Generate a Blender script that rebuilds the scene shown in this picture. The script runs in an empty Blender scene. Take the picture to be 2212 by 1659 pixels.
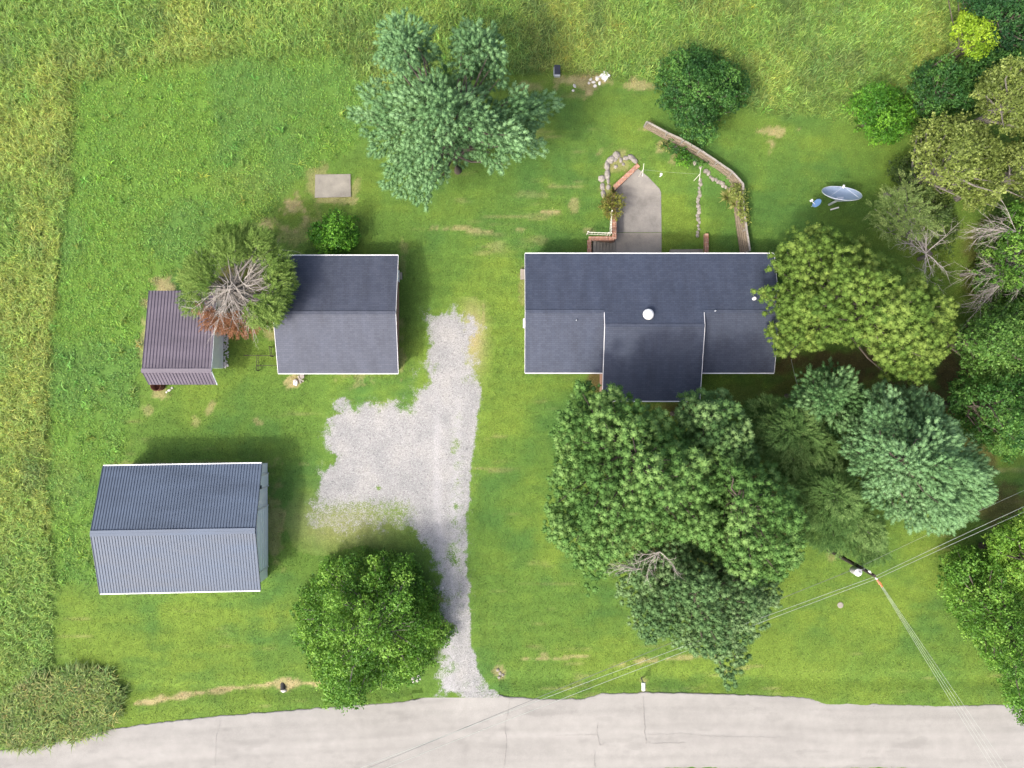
import bpy, math, random
import numpy as np
from mathutils import Vector, Matrix
R = math.radians
rng = np.random.default_rng(7); random.seed(7)
sc = bpy.context.scene
COL = sc.collection

# ---------------------------------------------------------------- camera
CAMH = 62.0; WID = 82.0; S = WID / 2212.0
cam = bpy.data.cameras.new('Camera'); camo = bpy.data.objects.new('Camera', cam); COL.objects.link(camo)
camo.location = (0, 0, CAMH); camo.rotation_euler = (0, 0, 0)
cam.sensor_fit = 'HORIZONTAL'; cam.sensor_width = 36; cam.lens = 36 * CAMH / WID
cam.clip_start = 0.5; cam.clip_end = 2000
sc.camera = camo
# ---------------------------------------------------------------- sky, sun, exposure
ELEV = 52; 
w = bpy.data.worlds.new('World'); sc.world = w; w.use_nodes = True
nt = w.node_tree; bg = nt.nodes['Background']
sky = nt.nodes.new('ShaderNodeTexSky'); sky.sky_type = 'NISHITA'; sky.sun_disc = False
sky.sun_elevation = R(ELEV); sky.sun_rotation = R(225); sky.air_density = 0.6; sky.dust_density = 6.0; sky.ozone_density = 2.2
nt.links.new(sky.outputs[0], bg.inputs[0]); bg.inputs[1].default_value = 0.15
sl = bpy.data.lights.new('Sun', 'SUN'); sl.energy = 1.1; sl.angle = R(4.5); sl.color = (1, 0.95, 0.86)
so = bpy.data.objects.new('Sun', sl); COL.objects.link(so); so.location = (-30, -30, 60)
ld = Vector((math.cos(R(ELEV)) * .7071, math.cos(R(ELEV)) * .7071, -math.sin(R(ELEV))))
so.rotation_euler = ld.to_track_quat('-Z', 'Y').to_euler()
sc.view_settings.view_transform = 'Standard'; sc.view_settings.look = 'None'
sc.view_settings.exposure = 1.52; sc.view_settings.gamma = 1.0
try:
    sc.cycles.max_bounces = 6; sc.cycles.transparent_max_bounces = 8
    sc.cycles.use_denoising = True
except Exception: pass

# ---------------------------------------------------------------- helpers
def U(u, v, z=0.0):
    k = S * (CAMH - z) / CAMH
    return ((u - 1106.0) * k, (829.5 - v) * k, z)
def UN(uv, z):
    uv = np.asarray(uv, float); z = np.asarray(z, float); k = S * (CAMH - z) / CAMH
    return np.stack([(uv[:, 0] - 1106.0) * k, (829.5 - uv[:, 1]) * k, z + 0 * k], 1)
_tab = rng.random((256, 256))
def vnoise(x, y):
    xi = np.floor(x).astype(int); yi = np.floor(y).astype(int); fx = x - xi; fy = y - yi
    fx = fx * fx * (3 - 2 * fx); fy = fy * fy * (3 - 2 * fy)
    a = _tab[xi & 255, yi & 255]; b = _tab[(xi + 1) & 255, yi & 255]
    c = _tab[xi & 255, (yi + 1) & 255]; d = _tab[(xi + 1) & 255, (yi + 1) & 255]
    return (a * (1 - fx) + b * fx) * (1 - fy) + (c * (1 - fx) + d * fx) * fy
def fbm(x, y, sc_=1.0, o=4, ox=0.0):
    x = np.asarray(x) / sc_ + 17.3 + ox; y = np.asarray(y) / sc_ + 41.7 + ox * 1.7; s = 0; a = .5; t = 0
    for _ in range(o):
        s = s + a * vnoise(x, y); t += a; a *= .5; x = x * 2.03 + 5.1; y = y * 2.03 + 9.2
    return s / t
def sstep(a, b, x):
    t = np.clip((x - a) / (b - a), 0, 1); return t * t * (3 - 2 * t)
def inpoly(px, py, poly):
    poly = np.asarray(poly, float); n = len(poly); ins = np.zeros(px.shape, bool); j = n - 1
    for i in range(n):
        xi, yi = poly[i]; xj, yj = poly[j]
        c = ((yi > py) != (yj > py)) & (px < (xj - xi) * (py - yi) / (yj - yi + 1e-12) + xi)
        ins ^= c; j = i
    return ins
def dseg(px, py, a, b):
    ax, ay = a; bx, by = b; dx, dy = bx - ax, by - ay
    t = np.clip(((px - ax) * dx + (py - ay) * dy) / (dx * dx + dy * dy + 1e-9), 0, 1)
    return np.hypot(px - ax - t * dx, py - ay - t * dy)
def dline(px, py, pts, closed=False):
    d = np.full(px.shape, 1e9); n = len(pts)
    for i in range(n if closed else n - 1): d = np.minimum(d, dseg(px, py, pts[i], pts[(i + 1) % n]))
    return d
def sdpoly(px, py, poly):          # + inside, - outside, in px
    d = dline(px, py, poly, True); return np.where(inpoly(px, py, poly), d, -d)
def lin(r, g, b):
    f = lambda c: (c / 255 / 12.92) if c / 255 <= .04045 else ((c / 255 + .055) / 1.055) ** 2.4
    return np.array([f(r), f(g), f(b)])

def tag(o, label=None, cat=None, group=None, kind=None):
    if label: o['label'] = label
    if cat: o['category'] = cat
    if group: o['group'] = group
    if kind: o['kind'] = kind
    return o
def thing(name, loc, label, cat, group=None):
    o = bpy.data.objects.new(name, None); COL.objects.link(o); o.location = loc; o.empty_display_size = .3
    return tag(o, label, cat, group)
def rootinv(p):
    m = Vector((0, 0, 0))
    while p is not None:
        if p.type == 'EMPTY': m = p.location.copy()
        p = p.parent
    return m
def link(name, me, mat, parent=None):
    o = bpy.data.objects.new(name, me); COL.objects.link(o)
    for m in (mat if isinstance(mat, (list, tuple)) else [mat]): me.materials.append(m)
    if parent is not None:
        o.parent = parent
        if parent.type == 'EMPTY': o.matrix_parent_inverse = Matrix.Translation(-parent.location)
    return o
def nmesh(name, V, F, mat, parent=None, col=None, smooth=False, attr=None, mi=None):
    V = np.asarray(V, np.float32).reshape(-1, 3); F = np.asarray(F, np.int32); k = F.shape[1]
    me = bpy.data.meshes.new(name); me.vertices.add(len(V)); me.vertices.foreach_set('co', V.ravel())
    me.loops.add(F.size); me.loops.foreach_set('vertex_index', F.ravel())
    me.polygons.add(len(F)); me.polygons.foreach_set('loop_start', np.arange(0, F.size, k, dtype=np.int32))
    try: me.polygons.foreach_set('loop_total', np.full(len(F), k, np.int32))
    except Exception: pass
    if smooth: me.polygons.foreach_set('use_smooth', np.ones(len(F), bool))
    me.update(calc_edges=True)
    if col is not None:
        dom = 'FACE' if len(col) == len(F) and len(col) != len(V) else 'POINT'
        a = me.attributes.new('col', 'FLOAT_COLOR', dom)
        a.data.foreach_set('color', np.concatenate([np.clip(col, 0, 1), np.ones((len(col), 1))], 1).astype(np.float32).ravel())
    if attr is not None:
        for nme, arr in attr.items():
            a = me.attributes.new(nme, 'FLOAT', 'POINT'); a.data.foreach_set('value', np.asarray(arr, np.float32))
    return link(name, me, mat, parent)

class MB:
    def __init__(s): s.v = []; s.f = []; s.m = []; s.cur = 0
    def add(s, vs, fs):
        b = len(s.v); s.v += [tuple(q) for q in vs]
        for f in fs: s.f.append([b + i for i in f]); s.m.append(s.cur)
        return s
    def box(s, c, d, rz=0.0, rx=0.0, ry=0.0):
        x, y, z = [q / 2 for q in d]
        M = Matrix.Rotation(rz, 3, 'Z') @ Matrix.Rotation(ry, 3, 'Y') @ Matrix.Rotation(rx, 3, 'X'); c = Vector(c)
        vs = [c + M @ Vector(q) for q in [(-x, -y, -z), (x, -y, -z), (x, y, -z), (-x, y, -z), (-x, -y, z), (x, -y, z), (x, y, z), (-x, y, z)]]
        return s.add(vs, [(3, 2, 1, 0), (4, 5, 6, 7), (0, 1, 5, 4), (1, 2, 6, 5), (2, 3, 7, 6), (3, 0, 4, 7)])
    def cbox(s, c, d, rz=0.0, b=0.02):      # box with chamfered top edges
        x, y, z = [q / 2 for q in d]; M = Matrix.Rotation(rz, 3, 'Z'); c = Vector(c)
        vs = []
        for (a, h) in ((0, -z), (0, z - b), (b, z)):
            vs += [c + M @ Vector(q) for q in [(-x + a, -y + a, h), (x - a, -y + a, h), (x - a, y - a, h), (-x + a, y - a, h)]]
        fs = [(3, 2, 1, 0), (8, 9, 10, 11)]
        for k in (0, 4): fs += [(k + i, k + (i + 1) % 4, k + 4 + (i + 1) % 4, k + 4 + i) for i in range(4)]
        return s.add(vs, fs)
    def slab(s, top, t):                     # polygon of 3d points (ccw from above), thickness t down
        n = len(top); vs = list(top) + [(p[0], p[1], p[2] - t) for p in top]
        return s.add(vs, [tuple(range(n)), tuple(range(2 * n - 1, n - 1, -1))] + [(i, i + n, (i + 1) % n + n, (i + 1) % n) for i in range(n)])
    def prism(s, poly, z0, z1): return s.slab([(p[0], p[1], z1) for p in poly], z1 - z0)
    def bar(s, a, b, wd, ht):                # box along a->b
        a = Vector(a); b = Vector(b); d = b - a; L = d.length; d.normalize()
        side = d.cross(Vector((0, 0, 1)));
        if side.length < 1e-4: side = Vector((1, 0, 0))
        side.normalize(); up = side.cross(d); vs = []
        for p in (a, b):
            for (i, j) in ((-1, -1), (1, -1), (1, 1), (-1, 1)): vs.append(p + side * (i * wd / 2) + up * (j * ht / 2))
        return s.add(vs, [(0, 1, 2, 3), (7, 6, 5, 4), (0, 4, 5, 1), (1, 5, 6, 2), (2, 6, 7, 3), (3, 7, 4, 0)])
    def tube(s, pts, rad, n=8):
        pts = [Vector(p) for p in pts]; rad = rad if isinstance(rad, (list, tuple)) else [rad] * len(pts)
        vs = []; m = len(pts)
        for i, p in enumerate(pts):
            d = (pts[min(i + 1, m - 1)] - pts[max(i - 1, 0)]).normalized()
            a = d.cross(Vector((0, 0, 1)));
            if a.length < 1e-3: a = d.cross(Vector((1, 0, 0)))
            a.normalize(); b = a.cross(d)
            for k in range(n):
                t = 2 * math.pi * k / n; vs.append(p + (a * math.cos(t) + b * math.sin(t)) * rad[i])
        fs = [tuple(range(n - 1, -1, -1)), tuple(range((m - 1) * n, m * n))]
        for i in range(m - 1):
            for k in range(n): fs.append((i * n + k, i * n + (k + 1) % n, (i + 1) * n + (k + 1) % n, (i + 1) * n + k))
        return s.add(vs, fs)
    def lathe(s, c, prof, n=16, M=None):     # prof list of (r,z)
        c = Vector(c); vs = []; M = M or Matrix.Identity(3); m = len(prof)
        for (r, z) in prof:
            for k in range(n):
                t = 2 * math.pi * k / n; vs.append(c + M @ Vector((r * math.cos(t), r * math.sin(t), z)))
        fs = []
        for i in range(m - 1):
            for k in range(n): fs.append((i * n + k, i * n + (k + 1) % n, (i + 1) * n + (k + 1) % n, (i + 1) * n + k))
        fs.append(tuple(range((m - 1) * n, m * n))); fs.append(tuple(range(n - 1, -1, -1)))
        return s.add(vs, fs)
    def rock(s, c, r, sx=1, sy=1, sz=.6, rz=0):
        import itertools
        n1, n2 = 7, 4; vs = []; M = Matrix.Rotation(rz, 3, 'Z'); c = Vector(c)
        for j in range(n2 + 1):
            th = math.pi * j / n2
            for i in range(n1):
                ph = 2 * math.pi * (i + .5 * (j % 2)) / n1; q = r * random.uniform(.8, 1.15)
                vs.append(c + M @ Vector((q * math.sin(th) * math.cos(ph) * sx, q * math.sin(th) * math.sin(ph) * sy, q * math.cos(th) * sz)))
        fs = []
        for j in range(n2):
            for i in range(n1): fs.append((j * n1 + i, (j + 1) * n1 + i, (j + 1) * n1 + (i + 1) % n1, j * n1 + (i + 1) % n1))
        return s.add(vs, fs)
    def build(s, name, mat, parent=None, smooth=False):
        me = bpy.data.meshes.new(name); me.from_pydata(s.v, [], s.f); me.validate(); me.update()
        o = link(name, me, mat, parent)
        if isinstance(mat, (list, tuple)):
            for p, k in zip(me.polygons, s.m): p.material_index = k
        if smooth:
            for p in me.polygons: p.use_smooth = True
        return o

# ---------------------------------------------------------------- materials
def mat_new(name, rough=.8, col=(.5, .5, .5), metal=0.0, spec=.5):
    m = bpy.data.materials.new(name); m.use_nodes = True; b = m.node_tree.nodes['Principled BSDF']
    b.inputs['Base Color'].default_value = (*col, 1); b.inputs['Roughness'].default_value = rough
    b.inputs['Metallic'].default_value = metal; b.inputs['Specular IOR Level'].default_value = spec
    return m, m.node_tree, b
def N(t, typ, **k):
    n = t.nodes.new(typ)
    for a, v in k.items(): setattr(n, a, v)
    return n
def L(t, a, b): t.links.new(a, b)
def noise(t, scale, detail=4, rough=.6, vec=None, coord='Object'):
    n = N(t, 'ShaderNodeTexNoise'); n.inputs['Scale'].default_value = scale; n.inputs['Detail'].default_value = detail
    n.inputs['Roughness'].default_value = rough
    if vec is None: vec = N(t, 'ShaderNodeTexCoord').outputs[coord]
    L(t, vec, n.inputs['Vector']); return n
def ramp(t, fac, stops):
    r = N(t, 'ShaderNodeValToRGB'); e = r.color_ramp.elements
    while len(e) > 1: e.remove(e[-1])
    e[0].position = stops[0][0]; e[0].color = (*stops[0][1], 1)
    for p, c in stops[1:]:
        q = e.new(p); q.color = (*c, 1)
    L(t, fac, r.inputs[0]); return r.outputs[0]
def mix(t, fac, a, b, mode='MIX'):
    m = N(t, 'ShaderNodeMix', data_type='RGBA', blend_type=mode)
    for sock, v in ((m.inputs[0], fac), (m.inputs[6], a), (m.inputs[7], b)):
        if hasattr(v, 'is_output'): L(t, v, sock)
        elif isinstance(v, (int, float)): sock.default_value = v
        else: sock.default_value = (*v, 1)
    return m.outputs[2]
def N_mul(t, a, b, k):
    m = N(t, 'ShaderNodeMath', operation='MULTIPLY'); L(t, a, m.inputs[0]); L(t, b, m.inputs[1]); return m.outputs[0]
def bump(t, b, h, st=.3, dist=.02):
    n = N(t, 'ShaderNodeBump'); n.inputs['Strength'].default_value = st; n.inputs['Distance'].default_value = dist
    L(t, h, n.inputs['Height']); L(t, n.outputs[0], b.inputs['Normal'])
def simple(name, col, rough=.7, var=.12, scale=6, metal=0, spec=.4, bmp=0.0):
    m, t, b = mat_new(name, rough, col, metal, spec)
    n = noise(t, scale, 5)
    c = np.array(col)
    L(t, ramp(t, n.outputs[0], [(.3, tuple(np.clip(c * (1 - var), 0, 1))), (.7, tuple(np.clip(c * (1 + var), 0, 1)))]), b.inputs['Base Color'])
    if bmp: bump(t, b, n.outputs[0], bmp, .02)
    return m
M = {}
M['white'] = simple('white_paint', (.62, .62, .61), .5, .05, 3)
M['cream'] = simple('cream_paint', (.62, .60, .50), .6, .1, 3)
M['wallwhite'] = simple('white_siding', (.86, .87, .88), .45, .04, 1.5)
M['palegreen'] = simple('pale_siding', (.74, .79, .76), .6, .08, 2)
M['greydoor'] = simple('grey_door', (.84, .87, .88), .5, .04, 2)
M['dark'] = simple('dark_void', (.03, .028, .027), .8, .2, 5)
M['glass'] = mat_new('window_glass', .08, (.03, .04, .05), 0, .8)[0]
M['rust'] = simple('rusty_iron', (.10, .035, .02), .85, .5, 9, bmp=.3)
M['timber'] = simple('weathered_timber', (.19, .152, .105), .9, .35, 7, bmp=.3)
M['greytimber'] = simple('grey_timber', (.24, .22, .19), .9, .3, 7, bmp=.3)
M['pole'] = simple('creosote_pole', (.035, .028, .022), .9, .4, 9)
M['rock'] = simple('limestone', (.22, .20, .17), .9, .35, 5, bmp=.4)
M['whiterock'] = simple('white_stone', (.46, .44, .40), .9, .15, 6, bmp=.3)
M['galv'] = simple('galvanised', (.55, .58, .62), .4, .1, 6, metal=.3)
M['dish'] = simple('dish_mesh', (.30, .37, .48), .45, .08, 3)
M['bluedish'] = simple('blue_dish', (.16, .29, .52), .4, .08, 3)
M['wire'] = simple('wire', (.30, .33, .28), .5, .05, 3)
M['darkwire'] = simple('dark_cable', (.12, .13, .12), .6, .05, 3)
M['black'] = simple('black_plastic', (.03, .033, .045), .5, .2, 5)
M['orange'] = simple('orange_insulator', (.45, .16, .05), .5, .1, 5)
M['conc'] = None
M['bark'] = simple('bark', (.085, .07, .052), .95, .4, 6, bmp=.5)
M['greybark'] = simple('grey_bark', (.15, .135, .115), .95, .3, 6, bmp=.4)
M['paledead'] = simple('dead_wood', (.32, .29, .25), .9, .25, 6)

def concrete(name, a, b_, stain):
    m, t, b = mat_new(name, .85)
    n1 = noise(t, .9, 6, .65); n2 = noise(t, 30, 3)
    c = ramp(t, n1.outputs[0], [(.25, stain), (.45, a), (.7, b_)])
    L(t, mix(t, .25, c, ramp(t, n2.outputs[0], [(.3, (.2, .2, .2)), (.7, (.8, .8, .8))]), 'OVERLAY'), b.inputs['Base Color'])
    bump(t, b, n2.outputs[0], .2, .01); return m
M['conc'] = concrete('concrete', (.19, .175, .14), (.25, .23, .185), (.12, .108, .09))
M['patio'] = concrete('patio_concrete', (.175, .165, .148), (.23, .215, .19), (.12, .112, .1))
M['patio2'] = concrete('patio_concrete_new', (.23, .21, .172), (.28, .255, .21), (.17, .155, .13))

def brickmat(name, top=False):
    m, t, b = mat_new(name, .9)
    g = N(t, 'ShaderNodeNewGeometry'); s = N(t, 'ShaderNodeSeparateXYZ'); L(t, g.outputs['Position'], s.inputs[0])
    a = N(t, 'ShaderNodeMath', operation='ADD'); L(t, s.outputs[0], a.inputs[0]); L(t, s.outputs[1], a.inputs[1])
    c = N(t, 'ShaderNodeCombineXYZ')
    if top: L(t, s.outputs[0], c.inputs[0]); L(t, s.outputs[1], c.inputs[1])
    else: L(t, a.outputs[0], c.inputs[0]); L(t, s.outputs[2], c.inputs[1])
    k = N(t, 'ShaderNodeTexBrick'); L(t, c.outputs[0], k.inputs['Vector']); k.inputs['Scale'].default_value = 1
    k.inputs['Brick Width'].default_value = .22 if not top else .11; k.inputs['Row Height'].default_value = .075 if not top else .3
    k.inputs['Mortar Size'].default_value = .008; k.inputs['Color1'].default_value = (.34, .155, .085, 1)
    k.inputs['Color2'].default_value = (.22, .10, .06, 1); k.inputs['Mortar'].default_value = (.42, .36, .30, 1)
    n = noise(t, 4, 4); L(t, mix(t, .35, k.outputs[0], ramp(t, n.outputs[0], [(.3, (.15, .15, .15)), (.7, (.85, .85, .85))]), 'OVERLAY'), b.inputs['Base Color'])
    bump(t, b, k.outputs['Fac'], -.3, .01); return m
M['brick'] = brickmat('brick'); M['brickcap'] = brickmat('brick_cap', True)

def shingle(name, c1, c2):
    m, t, b = mat_new(name, .62, spec=.35)
    tc = N(t, 'ShaderNodeTexCoord')
    k = N(t, 'ShaderNodeTexBrick'); L(t, tc.outputs['Object'], k.inputs['Vector']); k.inputs['Scale'].default_value = 1
    k.inputs['Brick Width'].default_value = .33; k.inputs['Row Height'].default_value = .142; k.inputs['Mortar Size'].default_value = .012
    k.inputs['Mortar Smooth'].default_value = .6; k.offset = .37; k.inputs['Bias'].default_value = 0
    k.inputs['Color1'].default_value = (*c1, 1); k.inputs['Color2'].default_value = (*c2, 1)
    k.inputs['Mortar'].default_value = (*(np.array(c1) * .62), 1)
    mp = N(t, 'ShaderNodeMapping'); mp.inputs['Scale'].default_value = (1.6, .35, 1); L(t, tc.outputs['Object'], mp.inputs[0]); n = noise(t, .7, 6, .65, mp.outputs[0]); n2 = noise(t, 40, 2)
    c = mix(t, .34, k.outputs[0], ramp(t, n.outputs[0], [(.3, (.25, .25, .25)), (.7, (.8, .8, .8))]), 'OVERLAY')
    c = mix(t, .30, c, ramp(t, n2.outputs[0], [(.3, (.2, .2, .2)), (.7, (.8, .8, .8))]), 'OVERLAY')
    L(t, c, b.inputs['Base Color']); bump(t, b, k.outputs['Fac'], -.35, .012); return m
M['shingle'] = shingle('blue_grey_shingle', (.032, .041, .063), (.043, .052, .076))
M['shingle2'] = shingle('grey_shingle', (.038, .045, .064), (.050, .057, .077))
def metalroof(name, col, rough=.38):
    m, t, b = mat_new(name, rough, col, .0, .4)
    tc = N(t, 'ShaderNodeTexCoord'); mp = N(t, 'ShaderNodeMapping'); mp.inputs['Scale'].default_value = (.25, 1.2, 1)
    L(t, tc.outputs['Object'], mp.inputs[0]); n = noise(t, .8, 5, .6, mp.outputs[0]); c = np.array(col)
    L(t, ramp(t, n.outputs[0], [(.3, tuple(c * .80)), (.7, tuple(c * 1.18))]), b.inputs['Base Color'])
    L(t, ramp(t, n.outputs[0], [(.3, (.5,) * 3), (.7, (.6,) * 3)]), b.inputs['Roughness']); return m
M['bluemetal'] = metalroof('blue_metal_roof', (.058, .080, .114), .5)
M['bluerib'] = metalroof('blue_metal_rib', (.028, .042, .066), .6)
M['purplemetal'] = metalroof('brown_metal_roof', (.108, .092, .108), .6)
M['purplerib'] = metalroof('brown_metal_rib', (.06, .048, .07), .6)

def foliage_mat(name, transl=.3, rough=.55, spec=.3):
    m = bpy.data.materials.new(name); m.use_nodes = True; t = m.node_tree; t.nodes.clear()
    o = N(t, 'ShaderNodeOutputMaterial'); a = N(t, 'ShaderNodeAttribute', attribute_name='col')
    p = N(t, 'ShaderNodeBsdfPrincipled'); p.inputs['Roughness'].default_value = rough; p.inputs['Specular IOR Level'].default_value = spec
    tr = N(t, 'ShaderNodeBsdfTranslucent'); mx = N(t, 'ShaderNodeMixShader'); mx.inputs[0].default_value = transl
    h = N(t, 'ShaderNodeMix', data_type='RGBA', blend_type='MULTIPLY'); h.inputs[0].default_value = 1; h.inputs[7].default_value = (1.25, 1.2, .6, 1)
    L(t, a.outputs['Color'], h.inputs[6]); L(t, a.outputs['Color'], p.inputs['Base Color']); L(t, h.outputs[2], tr.inputs['Color'])
    L(t, p.outputs[0], mx.inputs[1]); L(t, tr.outputs[0], mx.inputs[2]); L(t, mx.outputs[0], o.inputs[0]); return m
M['leaf'] = foliage_mat('foliage'); M['needle'] = foliage_mat('needles', .24, .85, .1); M['blade'] = foliage_mat('grass_blades', .25, .6)

# ---------------------------------------------------------------- ground colour & height
FIELD_MID = [(150, 170), (500, 120), (760, 120), (790, 200), (775, 300), (700, 350), (640, 400), (590, 455), (545, 482), (480, 510), (420, 560), (345, 615), (305, 690), (300, 850), (255, 1000), (205, 1020), (190, 1150), (215, 1255), (115, 1265), (105, 900), (120, 640), (155, 400)]
FIELD_TALL = [(-300, -300), (2600, -300), (2600, 330), (1960, 200), (1900, 262), (1830, 265), (1760, 245), (1680, 255), (1600, 238), (1500, 215), (1440, 170), (1400, 182), (1350, 168), (1290, 155), (1180, 158), (1100, 150), (1000, 170), (790, 200), (760, 120), (500, 120), (150, 170), (155, 400), (120, 640), (105, 900), (115, 1265), (115, 1440), (150, 1455), (240, 1470), (245, 1560), (120, 1600), (-300, 1660)]
DIRT = [(640, 450, 26, 26, 1), (600, 488, 44, 14, .9), (690, 398, 20, 36, .6), (720, 432, 50, 8, .7), (765, 395, 9, 20, .5), (1225, 185, 34, 16, .8), (1290, 190, 36, 22, 1),
        (1205, 172, 18, 8, .7), (1378, 182, 30, 10, .7), (1150, 186, 18, 12, .5), (1190, 458, 20, 5, 1), (1690, 284, 34, 9, .9), (1662, 322, 10, 18, 1), (1238, 440, 10, 14, .55), (960, 494, 46, 6, .6),
        (1130, 497, 16, 3, .5), (355, 612, 20, 18, .9), (313, 655, 9, 22, .7), (310, 740, 7, 70, .55), (640, 828, 17, 14, 1), (345, 850, 22, 12, .7), (455, 885, 12, 14, .6), (320, 880, 10, 16, .5), (560, 910, 14, 8, .6),
        (420, 912, 10, 10, .4), (770, 775, 34, 50, .42), (585, 700, 14, 40, .6), (1080, 1456, 13, 22, .75), (1640, 850, 5, 5, .3), (1250, 205, 60, 6, .3), (1340, 345, 40, 30, .6), (1310, 400, 12, 40, .5), (640, 505, 60, 26, .35),
        (1395, 275, 14, 10, .9), (1430, 318, 14, 10, .7), (1460, 345, 16, 10, .6), (1130, 610, 7, 40, .35), (615, 1478, 26, 12, 1), (1270, 500, 16, 8, .5), (870, 560, 8, 30, .3), (868, 760, 8, 44, .4), (1815, 1010, 20, 10, .2),
        (595, 1120, 16, 90, .45), (400, 1003, 180, 5, .35), (1850, 640, 3, 3, .1), (1165, 420, 40, 6, .2), (1390, 1480, 9, 14, .7), (1180, 1415, 12, 5, .6), (1044, 700, 3, 30, .4), (1620, 560, 4, 14, .4), (1630, 1000, 3, 3, .2), (1795, 1205, 12, 8, .4), (1560, 385, 8, 4, .4)]
STRAW_SHADE = [(1810, 800, 120, 45, 1), (1930, 800, 60, 50, .9), (2060, 830, 40, 70, 1), (1700, 850, 60, 40, .55), (2000, 880, 60, 50, .9), (1284, 822, 18, 22, 1), (2150, 560, 60, 80, .6), (1620, 860, 90, 30, .3), (2110, 1000, 40, 60, .8), (2160, 1090, 60, 40, .8), (1500, 1100, 200, 120, .8), (1480, 880, 50, 18, .9), (960, 300, 60, 60, .5), (500, 640, 70, 60, .9), (820, 1350, 40, 40, .4)]  # straw and mulch patches; the one by the half-bare right-edge tree paints shade
DITCH = [([(290, 1522), (350, 1512), (420, 1500), (500, 1488), (560, 1482), (620, 1474), (690, 1478)], 5.5, 1), ([(1130, 1424), (1190, 1422), (1270, 1418)], 3.2, .7), ([(1330, 1436), (1370, 1430), (1420, 1426)], 4, .8), ([(1440, 1424), (1530, 1415)], 3.5, .6), ([(1560, 1450), (1640, 1440)], 2.5, .4), ([(1280, 204), (1350, 212)], 2, .6), ([(940, 492), (1060, 500)], 2, .6), ([(680, 440), (740, 560)], 4, .2)]
C_LAWN = lin(102, 135, 57) * .585; C_LAWNY = lin(120, 146, 58) * .60; C_LAWNG = lin(82, 124, 60) * .57
C_MID = lin(120, 160, 66) * .72; C_MIDB = lin(114, 156, 72) * .68; C_TALL = lin(126, 160, 74) * .72; C_TALLY = lin(148, 168, 80) * .72; C_TALLD = lin(110, 138, 70) * .64; C_TAN = lin(184, 166, 122) * .66; C_STRAW_SHADE = lin(104, 84, 56) * .6
def topx(x, y): return 1106 + x / S, 829.5 - y / S
def masks(x, y):
    u, v = topx(x, y); w1 = (fbm(x, y, 2.2, 4) - .5) * 70; w2 = (fbm(x, y, 2.2, 4, 33) - .5) * 70
    uu = u + w1 * .6; vv = v + w2 * .6
    fm = sstep(-16, 16, sdpoly(uu, vv, FIELD_MID)); sdm = sdpoly(uu, vv, FIELD_MID); wd_ = 9 + 34 * sstep(-60, 0, sdm) * sstep(330, 200, v); ft = sstep(0, 1, .5 + .5 * sdpoly(uu, vv, FIELD_TALL) / wd_)
    return u, v, fm, ft
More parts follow.
